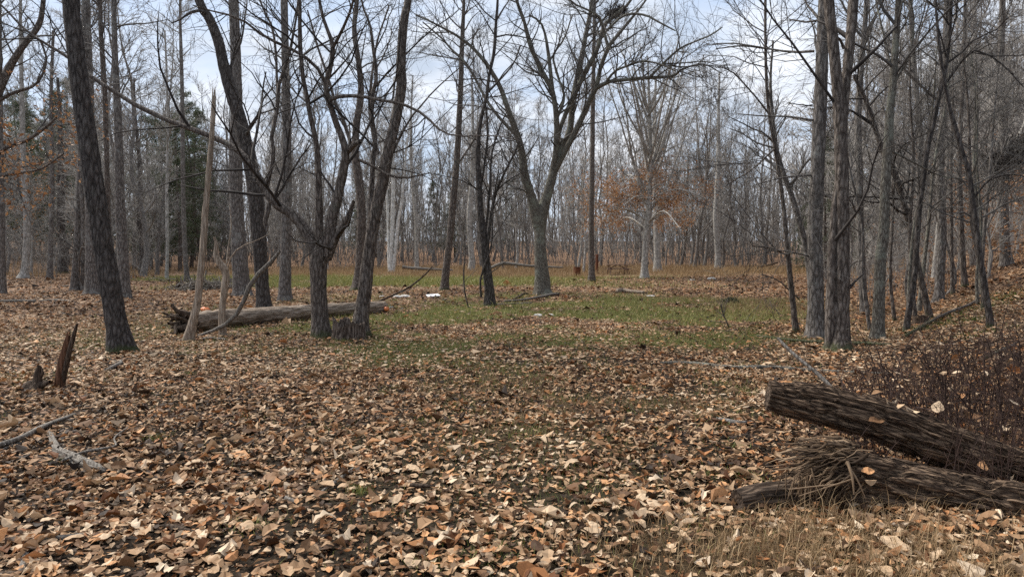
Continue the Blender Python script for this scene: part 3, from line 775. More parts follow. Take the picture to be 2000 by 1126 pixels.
traced_tree('straight_tree', 'straight grey tree just behind the dark curving trunk',
    [(474, 578, 38), (468, 500, 33), (462, 400, 29), (460, 300, 27), (462, 200, 24), (460, 100, 22), (456, 0, 20)],
    mat='grey_bark', ws=0.88, seed=105, dens=0.5, crown_from=0.5, Y=26)
traced_tree('straight_tree', 'straight grey tree between the dark curving tree and the many-limbed tree',
    [(556, 587, 25), (558, 480, 20), (560, 380, 19), (560, 250, 17), (557, 100, 14), (555, 0, 13)],
    mat='grey_bark', seed=106, dens=0.8, crown_from=0.35)
traced_tree('straight_tree', 'slim dark tree seen between the many-limbed tree and the curved trunk',
    [(699, 566, 27), (703, 520, 19), (706, 420, 17), (701, 350, 16), (694, 300, 14), (697, 240, 13), (705, 180, 12), (700, 120, 10), (692, 60, 9), (697, 0, 8)],
    [([(700, 345, 8), (690, 300, 7), (672, 240, 7), (655, 200, 6), (640, 150, 5), (620, 90, 4), (600, 20, 3)], 1.0), ([(740, 300, 6), (728, 262, 6), (722, 200, 5), (735, 90, 4), (760, 10, 3)], 0.5)],
    mat='brown_bark', seed=107, dens=0.8)
traced_tree('slanting_tree', 'slim brown trunk slanting right behind the white board',
    [(867, 567, 17), (872, 520, 14), (878, 470, 13), (883, 420, 13), (889, 350, 12), (893, 300, 12), (897, 230, 11), (900, 160, 10), (902, 100, 9), (905, 30, 7), (906, 0, 6)],
    [([(888, 330, 4), (915, 290, 4), (940, 250, 3), (965, 215, 2)], 0.6)],
    mat='brown_bark', seed=108, dens=0.9)
traced_tree('forking_tree', 'dark narrow tree with several thin upright stems and vines at its foot',
    [(957, 597, 28), (955, 560, 24), (948, 500, 22), (944, 460, 20), (938, 410, 17), (935, 350, 14), (933, 300, 12), (938, 240, 10), (950, 190, 9), (955, 150, 8), (965, 100, 8), (969, 40, 7), (972, 0, 6)],
    [([(950, 510, 9), (956, 440, 8), (968, 380, 7), (985, 340, 6), (1005, 300, 5), (1020, 260, 4)], -0.6),
     ([(946, 470, 7), (952, 420, 7), (957, 350, 6), (962, 290, 5), (980, 240, 4), (992, 215, 3)], 0.5),
     ([(942, 440, 8), (938, 380, 7), (944, 330, 6), (952, 260, 6), (948, 200, 5)], 0.3),
     ([(940, 580, 6), (938, 545, 5), (946, 520, 5), (960, 480, 4), (963, 400, 4), (975, 330, 3)], -0.4),
     ([(968, 42, 5), (985, 15, 4), (995, 0, 3)], 0.3), ([(953, 180, 6), (1000, 130, 4), (1015, 90, 4)], 0.8)],
    mat='dark_bark', twig='twig_dark', ws=0.78, seed=109, dens=0.9, Y=21)

fork_limbs = [
    ([(1052, 440, 30), (1038, 385, 22), (1025, 340, 20), (1018, 290, 16), (1007, 253, 14), (997, 226, 12), (974, 165, 10), (940, 112, 8), (900, 75, 6), (846, 45, 4), (812, 30, 3)], -2.0),
    ([(1006, 262, 8), (975, 230, 7), (953, 200, 7), (937, 170, 6), (910, 125, 6), (886, 101, 5), (860, 72, 4), (825, 43, 3)], 1.5),
    ([(1078, 345, 14), (1085, 300, 14), (1087, 270, 14), (1087, 240, 13), (1079, 181, 12), (1052, 128, 11), (1033, 83, 9), (1023, 40, 8), (1009, 0, 7)], -1.0),
    ([(1079, 178, 10), (1071, 107, 8), (1065, 67, 6), (1055, 43, 5), (1033, 29, 4)], -0.6),
    ([(1084, 240, 8), (1102, 190, 6), (1090, 150, 5), (1080, 110, 5), (1100, 80, 4), (1118, 30, 3)], 0.5),
    ([(1083, 335, 14), (1094, 300, 15), (1113, 253, 15), (1121, 186, 14), (1129, 144, 13), (1140, 93, 11), (1150, 40, 9), (1156, 0, 8)], 0.6),
    ([(1086, 282, 9), (1098, 240, 10), (1121, 186, 11), (1150, 128, 11), (1166, 98, 10), (1182, 48, 9), (1201, 32, 8), (1220, 14, 7), (1233, 0, 6)], -0.4),
    ([(1083, 338, 12), (1100, 303, 13), (1124, 256, 13), (1150, 200, 12), (1164, 170, 11), (1172, 133, 9), (1188, 93, 9), (1209, 67, 7), (1236, 32, 6), (1262, 0, 4)], -1.6),
    ([(1188, 93, 7), (1177, 53, 6), (1169, 32, 6), (1150, 21, 5), (1129, 11, 5), (1113, 0, 4)], -1.2),
    ([(1164, 173, 10), (1188, 160, 9), (1220, 156, 8), (1262, 152, 8), (1313, 149, 6), (1326, 139, 5), (1353, 128, 4), (1380, 127, 3), (1411, 144, 2)], -2.2),
    ([(1268, 152, 7), (1300, 120, 6), (1326, 96, 5), (1353, 83, 4), (1388, 69, 4), (1411, 53, 3)], -1.8),
    ([(1185, 160, 6), (1201, 139, 6), (1228, 128, 5), (1252, 120, 5), (1273, 121, 4), (1294, 127, 4), (1321, 139, 3)], -1.9),
    ([(1185, 60, 6), (1220, 30, 6), (1260, 30, 5), (1290, 45, 4), (1320, 60, 3)], -1.2),
]
traced_tree('forked_tree', 'large forked tree in the middle of the clearing with wide arching limbs',
    [(1061, 574, 46), (1059, 545, 40), (1056, 500, 34), (1055, 460, 30), (1056, 425, 36), (1068, 385, 26), (1080, 340, 22), (1090, 300, 19), (1098, 270, 14)],
    fork_limbs, mat='scaly_bark', twig='twig_grey', crown_from=0.98, ws=0.72, wl=0.85, seed=110, dens=1.25, sides=32, Y=26.5, fine=1.15, auto_len=(1.0, 3.2))
traced_tree('straight_tree', 'slim straight tree just right of the large forked tree',
    [(1156, 550, 17), (1155, 480, 14), (1155, 400, 13), (1157, 300, 12), (1158, 200, 11), (1160, 100, 9), (1161, 0, 8)], mat='brown_bark', ws=0.78, seed=111, dens=0.5, crown_from=0.5)

beech_limbs = []
gb_ = np.random.default_rng(5)
for i in range(24):
    y0 = gb_.uniform(215, 450); ht = gb_.uniform(0.5, 1.0)
    y1 = max(85, y0 - ht * (y0 - 60) * 0.95); sd_ = 1 if i % 2 else -1
    x1 = 1268 + sd_ * (y0 - y1) * gb_.uniform(0.10, 0.55); x0 = 1267 + gb_.normal(0, 1)
    dx, dy = x1 - x0, y1 - y0
    beech_limbs.append(([(x0, y0, gb_.uniform(4.5, 7)), (x0 + dx * gb_.uniform(0.2, 0.4), y0 + dy * 0.25, 4.6), (x0 + dx * gb_.uniform(0.5, 0.75), y0 + dy * 0.6, 3.2), (x1, y1, 1.8)], gb_.normal(0, 2.2)))
for i in range(20):
    s_ = 1 if i % 2 else -1
    y0 = gb_.uniform(350, 455); x1 = 1266 + s_ * gb_.uniform(30, 125)
    beech_limbs.append(([(1266, y0, 4), (1266 + (x1 - 1266) * 0.5, y0 - gb_.uniform(5, 40), 3), (x1, y0 - gb_.uniform(-15, 30), 1.6)], gb_.normal(0, 2.5)))
traced_tree('beech_tree', 'pale beech with a fan of upright branches and russet leaves',
    [(1259, 545, 20), (1259, 520, 15), (1261, 480, 14), (1265, 440, 14), (1268, 390, 12), (1270, 300, 9), (1268, 200, 6), (1265, 110, 3)],
    beech_limbs, mat='pale_bark', twig='twig_pale', seed=112, dens=0.5, up=0.2, Y=44, ws=0.9, leaf=8200, leaf_band=(325, 465), auto_len=(0.9, 2.2))

traced_tree('tall_tree', 'tall grey tree on the right standing behind the double trunk',
    [(1594, 658, 40), (1593, 620, 35), (1593, 560, 32), (1592, 450, 30), (1596, 350, 28), (1600, 250, 27), (1604, 150, 25), (1608, 50, 24), (1610, 0, 23)],
    [([(1585, 342, 5), (1545, 345, 4), (1515, 350, 3), (1470, 362, 2)], -0.8), ([(1590, 100, 6), (1550, 102, 5), (1500, 95, 4), (1430, 85, 3), (1380, 88, 2)], 1.0),
     ([(1588, 235, 5), (1540, 228, 4), (1480, 226, 3), (1440, 222, 2)], 0.5), ([(1600, 38, 6), (1582, 15, 5), (1572, 0, 4)], 0.4), ([(1580, 500, 4), (1545, 492, 3), (1512, 488, 2)], -0.6)],
    mat='grey_bark', twig='twig_grey', ws=0.9, seed=113, dens=0.8, crown_from=0.3, up=0.02)
traced_tree('double_tree', 'big double trunk on the right, its two stems parting high up',
    [(1637, 682, 56), (1640, 655, 44), (1643, 600, 36), (1645, 500, 32), (1645, 400, 30), (1643, 300, 29), (1640, 220, 27), (1633, 150, 24), (1626, 70, 24), (1619, 0, 23)],
    [([(1646, 300, 18), (1648, 240, 19), (1650, 170, 21), (1657, 110, 21), (1663, 60, 22), (1668, 0, 22)], 0.25),
     ([(1622, 684, 28), (1623, 600, 25), (1626, 500, 20), (1630, 420, 15), (1636, 340, 12)], 0.05),
     ([(1648, 95, 7), (1640, 78, 6), (1636, 74, 4)], -0.2)],
    mat='brown_bark', twig='twig_dark', ws=0.82, seed=114, dens=0.35, crown_from=0.75, sides=32, amp=0.07, auto=2)
traced_tree('lichened_tree', 'rough lichened tree with a mossy foot, right of the double trunk',
    [(1714, 662, 28), (1716, 610, 24), (1719, 520, 23), (1726, 450, 22), (1729, 370, 20), (1735, 280, 19), (1738, 220, 17), (1745, 150, 15), (1751, 60, 13), (1755, 0, 12)],
    [([(1740, 130, 5), (1720, 40, 4), (1710, 0, 3)], 0.6), ([(1742, 170, 5), (1775, 110, 4), (1785, 40, 3), (1778, 0, 3)], -0.3), ([(1732, 290, 5), (1790, 320, 4), (1840, 345, 3), (1900, 350, 2)], 0.6)],
    mat='scaly_bark', twig='twig_grey', ws=0.88, seed=115, dens=1.0, crown_from=0.3, up=0.02)
traced_tree('leaning_sapling', 'slim dark stem slanting steeply to the left across the woods on the right',
    [(1818, 622, 13), (1806, 575, 12), (1795, 530, 12), (1783, 470, 11), (1770, 415, 11), (1758, 370, 10), (1742, 330, 10), (1722, 290, 9), (1698, 213, 8), (1682, 176, 7), (1667, 146, 6)],
    mat='brown_bark', twig='twig_dark', seed=116, dens=0.9, extend=0, flare=0.2)
traced_tree('slender_tree', 'thin black stem leaning right between the lichened tree and the bank',
    [(1768, 648, 12), (1776, 600, 11), (1786, 540, 10), (1791, 470, 10), (1795, 410, 10), (1803, 350, 10), (1811, 290, 10), (1826, 226, 9), (1840, 160, 9), (1850, 107, 8), (1855, 53, 7), (1858, 0, 6)],
    [([(1842, 170, 5), (1900, 100, 4), (1950, 120, 3), (2000, 170, 2)], -0.6), ([(1835, 200, 5), (1780, 150, 4), (1740, 100, 3)], 0.8)],
    mat='dark_bark', twig='twig_dark', seed=117, dens=1.1, up=0.02, flare=0.2)
traced_tree('bank_tree', 'slim crooked dark tree standing on the leafy bank',
    [(1937, 640, 14), (1930, 600, 11), (1922, 550, 11), (1915, 510, 10), (1908, 450, 10), (1900, 395, 10), (1893, 340, 9), (1880, 300, 9), (1866, 250, 8), (1852, 200, 7), (1838, 120, 6), (1830, 40, 5), (1828, 0, 4)],
    [([(1900, 390, 4), (1935, 350, 4), (1980, 340, 3), (2010, 350, 2)], -0.4)],
    mat='dark_bark', twig='twig_dark', seed=118, dens=1.0, up=0.02, flare=0.25)
traced_tree('slender_tree', 'thin crooked tree left of the tall grey tree at the field edge',
    [(1556, 648, 13), (1549, 595, 11), (1542, 530, 10), (1536, 470, 9), (1531, 410, 8), (1523, 350, 7), (1514, 290, 7), (1503, 230, 6), (1497, 160, 6), (1495, 80, 5), (1495, 0, 5)],
    [([(1540, 500, 4), (1510, 485, 3), (1470, 480, 2)], -0.8), ([(1500, 220, 4), (1460, 170, 3), (1430, 140, 3), (1400, 130, 2)], -0.6), ([(1497, 95, 4), (1450, 90, 3), (1400, 95, 2)], -1.0), ([(1514, 290, 4), (1470, 330, 3), (1420, 360, 2)], -0.7)],
    mat='brown_bark', twig='twig_dark', seed=119, dens=1.2, up=0.0, flare=0.2)
traced_tree('slender_tree', 'grey sapling leaning left behind the tall grey tree',
    [(1590, 628, 13), (1583, 550, 12), (1576, 492, 12), (1562, 435, 11), (1547, 385, 10), (1533, 346, 9), (1519, 300, 8), (1510, 240, 7), (1505, 160, 5), (1510, 80, 4)],
    mat='grey_bark', seed=120, dens=0.8, flare=0.2)
traced_tree('upright_tree', 'upright grey tree behind the thin black stem on the right',
    [(1832, 615, 18), (1836, 540, 16), (1840, 450, 15), (1836, 350, 15), (1838, 280, 14), (1845, 200, 13), (1848, 100, 12), (1850, 0, 11)], mat='grey_bark', seed=121, dens=0.9, crown_from=0.3, Y=18)
traced_tree('upright_tree', 'straight grey tree at the far right beyond the mossy bank',
    [(1966, 556, 22), (1963, 480, 18), (1960, 380, 16), (1958, 280, 14), (1955, 150, 12), (1958, 0, 10)], mat='grey_bark', seed=122, dens=0.9, crown_from=0.25, Y=24)
traced_tree('upright_tree', 'grey double-kinked tree between the double trunk and the lichened tree',
    [(1690, 606, 15), (1684, 540, 14), (1680, 430, 13), (1678, 330, 13), (1676, 230, 12), (1683, 120, 10), (1690, 40, 9), (1692, 0, 8)], mat='grey_bark', seed=123, dens=0.7, crown_from=0.35, Y=18.5)
traced_tree('upright_tree', 'slim grey tree rising behind the leaning sapling',
    [(1782, 596, 13), (1784, 500, 12), (1795, 380, 11), (1798, 280, 10), (1790, 180, 9), (1783, 90, 8), (1778, 0, 7)], mat='grey_bark', seed=124, dens=0.9, crown_from=0.3, Y=20)
traced_tree('upright_tree', 'slim dark tree just beyond the moss on the bank',
    [(1884, 585, 11), (1880, 500, 10), (1876, 400, 9), (1874, 300, 8), (1880, 180, 7), (1884, 60, 6), (1885, 0, 5)], mat='brown_bark', seed=125, dens=1.0, crown_from=0.3, Y=20)

traced_tree('straight_tree', 'stout grey tree partly hidden behind the leaning front left tree',
    [(182, 574, 32), (180, 520, 27), (177, 400, 22), (174, 200, 19), (170, 80, 17), (168, 0, 16)], mat='grey_bark', ws=0.88, seed=130, dens=0.6, crown_from=0.4, Y=28)
traced_tree('straight_tree', 'grey tree rising just right of the leaning front left tree',
    [(244, 585, 22), (240, 500, 19), (235, 400, 18), (231, 250, 14), (225, 120, 11), (222, 0, 9)], mat='grey_bark', seed=131, dens=0.8, crown_from=0.4, Y=25)
traced_tree('slender_tree', 'wavy thin tree between the two grey trees behind the leaning one',
    [(216, 560, 11), (212, 450, 10), (209, 330, 9), (206, 220, 9), (203, 150, 9), (198, 80, 8), (195, 0, 7)], mat='brown_bark', seed=132, dens=0.8, crown_from=0.4, Y=30)
traced_tree('twin_tree', 'grey twin-stemmed tree wrapped by a dark vine, left of the leaning tree',
    [(146, 562, 18), (148, 520, 13), (152, 450, 12), (157, 330, 11), (160, 200, 9), (162, 80, 7), (163, 0, 6)],
    [([(163, 566, 11), (164, 500, 10), (163, 430, 9), (158, 360, 7)], -0.3), ([(166, 560, 5), (155, 540, 4), (156, 500, 4), (166, 470, 3)], -0.7)], mat='grey_bark', seed=133, dens=0.8, crown_from=0.4, Y=31)
traced_tree('pale_tree', 'pale grey tree near the far left with a flared foot',
    [(46, 549, 20), (49, 520, 13), (53, 450, 12), (50, 380, 11), (46, 320, 10), (43, 200, 8), (40, 60, 6), (40, 0, 5)], mat='pale_bark', twig='twig_pale', seed=134, dens=0.8, crown_from=0.4, Y=42)
traced_tree('pale_tree', 'thin pale tree between the flared pale tree and the twin stems',
    [(97, 553, 11), (98, 500, 9), (101, 420, 8), (102, 320, 8), (100, 200, 6), (104, 60, 5)], mat='grey_bark', seed=135, dens=0.8, crown_from=0.4, Y=41)
traced_tree('edge_tree', 'grey trunk at the left edge of the photo',
    [(4, 575, 16), (3, 500, 13), (1, 400, 13), (0, 300, 12), (-2, 100, 10), (-3, 0, 9)], mat='grey_bark', seed=136, dens=0.7, crown_from=0.4, Y=28)
traced_tree('oak_tree', 'branching tree hung with russet leaves at the upper left',
    [(-60, 560, 30), (-45, 420, 24), (-30, 300, 20), (-10, 200, 16), (20, 130, 13), (45, 90, 11), (75, 50, 10), (85, 0, 8)],
    [([(-40, 330, 10), (10, 290, 8), (60, 270, 6), (110, 230, 4)], -1.0), ([(-10, 200, 8), (30, 180, 6), (70, 165, 5), (90, 120, 4), (80, 80, 4)], 0.6), ([(-35, 350, 8), (20, 340, 6), (80, 330, 4), (125, 300, 3)], -0.6)],
    mat='brown_bark', seed=137, dens=1.0, Y=22, leaf=750, leaf_band=(180, 420), auto_len=(0.8, 2.4))
traced_tree('slender_tree', 'thin grey tree rising above the brush heap on the left',
    [(366, 546, 10), (361, 480, 9), (358, 380, 8), (357, 280, 8), (355, 150, 7), (352, 40, 5), (352, 0, 5)], mat='grey_bark', twig='twig_pale', seed=138, dens=0.9, crown_from=0.4, Y=40)
traced_tree('slender_tree', 'thin pale tree at the grass edge left of the standing dead trunk',
    [(325, 546, 7), (327, 480, 6), (326, 380, 6), (328, 280, 5), (326, 160, 4), (322, 60, 3)], mat='pale_bark', twig='twig_pale', seed=139, dens=0.9, crown_from=0.35, Y=42)
traced_tree('sycamore_tree', 'cluster of three white mottled stems at the far field edge',
    [(762, 532, 9), (765, 480, 8), (767, 420, 8), (768, 350, 7), (766, 260, 5), (770, 150, 4)],
    [([(767, 532, 8), (773, 480, 7), (778, 430, 6), (785, 390, 5), (790, 330, 4), (800, 240, 3)], -0.5), ([(760, 525, 6), (759, 470, 6), (757, 410, 5), (752, 340, 5), (745, 250, 3)], 0.5)],
    mat='white_bark', twig='twig_pale', seed=140, dens=0.7, crown_from=0.4, Y=60, flare=0.3)
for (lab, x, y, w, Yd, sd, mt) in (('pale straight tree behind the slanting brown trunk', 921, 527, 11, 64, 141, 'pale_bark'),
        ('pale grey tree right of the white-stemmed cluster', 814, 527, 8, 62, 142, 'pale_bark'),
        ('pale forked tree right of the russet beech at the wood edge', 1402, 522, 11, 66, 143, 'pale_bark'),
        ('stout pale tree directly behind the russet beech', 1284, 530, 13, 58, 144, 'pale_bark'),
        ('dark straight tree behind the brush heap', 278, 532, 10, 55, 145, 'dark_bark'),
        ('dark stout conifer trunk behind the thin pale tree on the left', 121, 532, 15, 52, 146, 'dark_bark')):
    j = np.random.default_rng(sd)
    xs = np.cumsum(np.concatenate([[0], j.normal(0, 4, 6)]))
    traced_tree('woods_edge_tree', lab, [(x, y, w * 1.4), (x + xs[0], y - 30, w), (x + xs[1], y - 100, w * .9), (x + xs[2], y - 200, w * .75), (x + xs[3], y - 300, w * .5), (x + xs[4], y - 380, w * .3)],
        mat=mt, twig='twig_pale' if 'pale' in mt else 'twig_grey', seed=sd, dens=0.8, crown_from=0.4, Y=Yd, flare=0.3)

gt = np.random.default_rng(77)
xs_ = np.sort(gt.uniform(1672, 1985, 12))
for i, x in enumerate(xs_):
    Yd = gt.uniform(13.5, 20); w = gt.uniform(4.5, 8); yb = hit(x, 495 + 2160 / Yd)[1]
    ln = gt.normal(0, 30); wv = gt.normal(0, 6, 5)
    pts = [(x, 495 + 2160 / Yd, w * 1.3), (x + ln * .15 + wv[0], 540, w), (x + ln * .4 + wv[1], 440, w * .85), (x + ln * .7 + wv[2], 320, w * .7), (x + ln + wv[3], 200, w * .5), (x + ln * 1.2 + wv[4], 90, w * .3)]
    traced_tree('bare_sapling', 'thin bare stem in the sapling thicket past the double trunk, ' + ['leftmost', 'second from left', 'third from left', 'fourth from left', 'fifth from left', 'sixth from left', 'sixth from right', 'fifth from right', 'fourth from right', 'third from right', 'second from right', 'rightmost'][i],
        pts, mat=['grey_bark', 'brown_bark', 'scaly_bark'][i % 3], twig='twig_grey', seed=300 + i, dens=0.8, up=0.05, Y=Yd, flare=0.15, group='thin stems of the sapling thicket', auto_len=(0.7, 2.0), crown_from=0.2)

# ------------------------------------------------------------------ background woods: prototypes and copies
def proto_tree(kind, seed):
    g = np.random.default_rng(seed)
    H = {'slender': 19, 'spread': 18, 'fan': 15, 'sapling': 9}[kind] * g.uniform(0.9, 1.1)
    r0 = {'slender': 0.115, 'spread': 0.15, 'fan': 0.12, 'sapling': 0.04}[kind] * g.uniform(0.85, 1.2)
    K = 12
    z = np.linspace(-0.1, H, K)
    wob = np.cumsum(g.normal(0, 0.2, (K, 2)), 0) + np.linspace(0, 1, K)[:, None] * g.normal(0, 0.7, 2) * np.linspace(0.3, 1, K)[:, None]
    P = np.concatenate([wob, z[:, None]], 1); P[0, :2] = 0
    R = r0 * np.linspace(1, 0.12, K) ** 0.9; R[0] *= 1.35
    t = MB(); tubes(t, P[None], R[None], 9, rad=None)
    lo = {'slender': 0.14, 'spread': 0.14, 'fan': 0.12, 'sapling': 0.08}[kind]
    n1 = {'slender': 36, 'spread': 36, 'fan': 34, 'sapling': 22}[kind]
    up = {'slender': 0.35, 'spread': 0.25, 'fan': 0.9, 'sapling': 0.4}[kind]
    Lr = {'slender': (1.4, 3.4), 'spread': (2.4, 5.2), 'fan': (3.5, 7.0), 'sapling': (0.8, 2.2)}[kind]
    an = {'slender': (35, 70), 'spread': (35, 65), 'fan': (18, 42), 'sapling': (30, 65)}[kind]
    P1, R1 = grow(P[None], R[None], n1, lo, 0.97, Lr, an, 6, 0.45, 0.06, up * 0.5, 0.14, g, rmin=0.012)
    P2, R2 = grow(P1, R1, n1 * 7, 0.12, 1.0, (0.7, 2.1), (25, 60), 4, 0.55, 0.024, up * 0.4, 0.16, g, rmin=0.015)
    P3, R3 = grow(P2, R2, n1 * 46, 0.15, 1.0, (0.35, 1.0), (20, 55), 2, 0.6, 0.014, up * 0.3, 0.12, g, rmin=0.0125)
    c = MB(); tubes(c, P1, R1, 4, tip=True); tubes(c, P2, R2, 3, tip=True); tubes(c, P3, R3, 3, tip=True)
    return t, c

def proto_pine(seed):
    g = np.random.default_rng(seed)
    H = g.uniform(13, 18); K = 10
    z = np.linspace(-0.1, H, K); P = np.stack([g.normal(0, 0.05, K), g.normal(0, 0.05, K), z], 1)
    R = 0.2 * np.linspace(1, 0.08, K)
    t = MB(); tubes(t, P[None], R[None], 9)
    n1 = 90
    zt = g.uniform(0.12, 0.99, n1) * H; th = g.uniform(0, 6.283, n1)
    L = (1 - zt / H) ** 0.75 * 3.8 + 0.4
    s = np.linspace(0, 1, 6)
    P1 = np.stack([np.cos(th)[:, None] * L[:, None] * s, np.sin(th)[:, None] * L[:, None] * s, zt[:, None] + L[:, None] * (0.12 * s - 0.22 * s * s)], -1)
    P1 += g.normal(0, 0.05, P1.shape)
    R1 = np.repeat(np.linspace(0.03, 0.008, 6)[None], n1, 0)
    tubes(t, P1, R1, 4)
    m = n1 * 24
    i = g.integers(0, n1, m); q = g.uniform(0.25, 1, m) * 5; k = np.minimum(q.astype(int), 4); f = (q - k)[:, None]
    c0 = P1[i, k] * (1 - f) + P1[i, k + 1] * f + g.normal(0, 0.16, (m, 3))
    b = MB()
    for _ in range(4):
        d = g.normal(size=(m, 3)); d[:, 2] += 0.3; d = nrm(d) * g.uniform(0.18, 0.42, (m, 1))
        w = nrm(np.cross(d, g.normal(size=(m, 3)))) * 0.026
        V = np.stack([c0 - w, c0 + w, c0 + d], 1)
        b.add(V.reshape(-1, 3), None, np.arange(m * 3).reshape(-1, 3), np.repeat(g.uniform(0, 1, m), 3))
    return t, b

PROTO = {}
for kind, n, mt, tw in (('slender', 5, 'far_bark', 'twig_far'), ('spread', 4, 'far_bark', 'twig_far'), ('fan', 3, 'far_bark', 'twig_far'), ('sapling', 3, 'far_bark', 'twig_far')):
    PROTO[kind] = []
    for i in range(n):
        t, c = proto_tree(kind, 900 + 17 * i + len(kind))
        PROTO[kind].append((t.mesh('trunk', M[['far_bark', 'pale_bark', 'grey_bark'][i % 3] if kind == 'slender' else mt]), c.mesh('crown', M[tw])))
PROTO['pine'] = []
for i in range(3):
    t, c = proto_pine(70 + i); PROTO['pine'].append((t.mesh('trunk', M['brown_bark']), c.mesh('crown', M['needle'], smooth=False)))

def place(kind, X, Y, label, group, g, name, sc=None):
    tm, cm = PROTO[kind][int(g.integers(len(PROTO[kind])))]
    root = thing(name, label, 'tree', (X, Y, float(height(X, Y))), (g.normal(0, 0.045), g.normal(0, 0.045), g.uniform(0, 6.283)), group)
    s = sc if sc else g.uniform(0.78, 1.2)
    w = s * g.uniform(0.75, 1.2)
    root.scale = (w, w, s)
    link('trunk', tm, root); link('crown', cm, root)
    return root

gbk = np.random.default_rng(404)
taken = [(float(b[0]), float(b[1])) for _, b in TREES]
def free(X, Y, dmin):
    return all((X - a) ** 2 + (Y - b) ** 2 > dmin * dmin for a, b in taken)
PLACED = {}
def fill(n, y0, y1, pa, pb, kinds, label_of, group, dmin, name='woodland_tree', sc=None):
    c = 0; tries = 0
    while c < n and tries < n * 60:
        tries += 1
        Y = math.sqrt(gbk.uniform(y0 * y0, y1 * y1)); px = gbk.uniform(pa, pb); X = (px - CX) / F * Y
        if not free(X, Y, dmin): continue
        taken.append((X, Y)); k = kinds[int(gbk.integers(len(kinds)))]
        lab = label_of(px, Y, k)
        PLACED.setdefault(lab, []).append((px, place(k, X, Y, lab, group, gbk, name, sc))); c += 1

LOOK = {'slender': 'slender bare tree', 'spread': 'spreading bare tree', 'fan': 'steep-branched tree', 'sapling': 'thin bare sapling', 'pine': 'green pine'}
def where_at(px, spots):
    return next(t for lim, t in spots if px < lim)
FAR = ((60, 'the left edge trunk'), (180, 'the flared pale tree'), (300, 'the leaning front tree'), (420, 'the brush heap'), (520, 'the dark curving tree'), (620, 'the fallen log'), (720, 'the curved trunk'),
       (830, 'the white-stemmed cluster'), (960, 'the slanting brown trunk'), (1050, 'the dark narrow tree'), (1150, 'the forked tree'), (1230, 'the picnic table'), (1330, 'the russet beech'),
       (1440, 'the tan grass'), (1560, 'the thin crooked tree'), (1680, 'the double trunk'), (1790, 'the lichened tree'), (1900, 'the thin black stem'), (9999, 'the crooked bank tree'))
def woods_label(px, Y, k):
    return f"{LOOK[k]} {'in the front woods' if Y < 84 else 'deep in the woods'} behind {where_at(px, FAR)}"
def side_label(px, Y, k):
    return f"{LOOK[k]} {'close' if Y < 36 else 'midway back' if Y < 52 else 'far back'} behind {where_at(px, FAR)}"
fill(205, 66, 102, -60, 2060, ['slender', 'slender', 'spread', 'fan', 'spread', 'sapling'], woods_label, 'bare trees of the far woods', 1.4)
fill(30, 40, 65, -60, 330, ['slender', 'slender', 'sapling', 'spread'], side_label, 'bare trees of the woods on the left', 2.2)
fill(46, 19, 65, 1600, 2060, ['slender', 'slender', 'sapling', 'sapling', 'spread'], side_label, 'bare trees of the woods on the right', 1.7)
fill(30, 58, 92, -80, 430, ['pine'], woods_label, 'pines in the far woods', 2.5, 'pine_tree')
fill(7, 46, 60, -20, 330, ['pine'], lambda px, Y, k: f'low green pine midway behind {where_at(px, FAR)}', 'low pines at the left', 3.5, 'pine_tree', 0.55)
fill(7, 84, 104, 640, 1000, ['pine'], lambda px, Y, k: f'small green pine deep in the woods behind {where_at(px, FAR)}', 'small pines behind the clearing', 2.5, 'pine_tree', 0.7)
fill(4, 40, 75, 1600, 1820, ['pine'], lambda px, Y, k: f'green pine glimpsed past {where_at(px, FAR)}', 'pines past the double trunk', 2.5, 'pine_tree', 0.6)
NUM = ['leftmost', 'second from left', 'third from left', 'fourth from left', 'fifth from left', 'sixth from left', 'seventh from left', 'eighth from left', 'ninth from left']
for lab, rows in PLACED.items():
    rows.sort(key=lambda r: r[0])
    if len(rows) > 1:
        for i, (px, r) in enumerate(rows):
            r['label'] = lab + ', ' + ('rightmost' if i == len(rows) - 1 else NUM[min(i, 8)])

# russet beech saplings on the right bank and at the left
for i, (x, y, Yd, n) in enumerate(((1930, 540, 24, 900), (1870, 545, 30, 700), (1985, 520, 28, 900), (1810, 540, 34, 420), (60, 520, 52, 800), (150, 512, 58, 500), (1140, 520, 58, 350))):
    g = np.random.default_rng(600 + i)
    lab = ['russet beech sapling on the bank behind the crooked dark tree', 'russet beech sapling beyond the moss on the bank', 'russet beech sapling at the right edge of the woods', 'thin russet beech sapling behind the leaning dark stem',
           'low russet beech under the pines at the far left', 'small russet beech behind the twin-stemmed tree', 'thin russet-leaved sapling left of the slim straight tree'][i]
    traced_tree('beech_sapling', lab, [(x, y, 5), (x + 4, y - 60, 4), (x - 3, y - 130, 3), (x + 3, y - 200, 2)], mat='pale_bark', twig='twig_pale', seed=600 + i, dens=1.5, Y=Yd, leaf=n, crown_from=0.1, up=0.0, flare=0.2, auto=10)

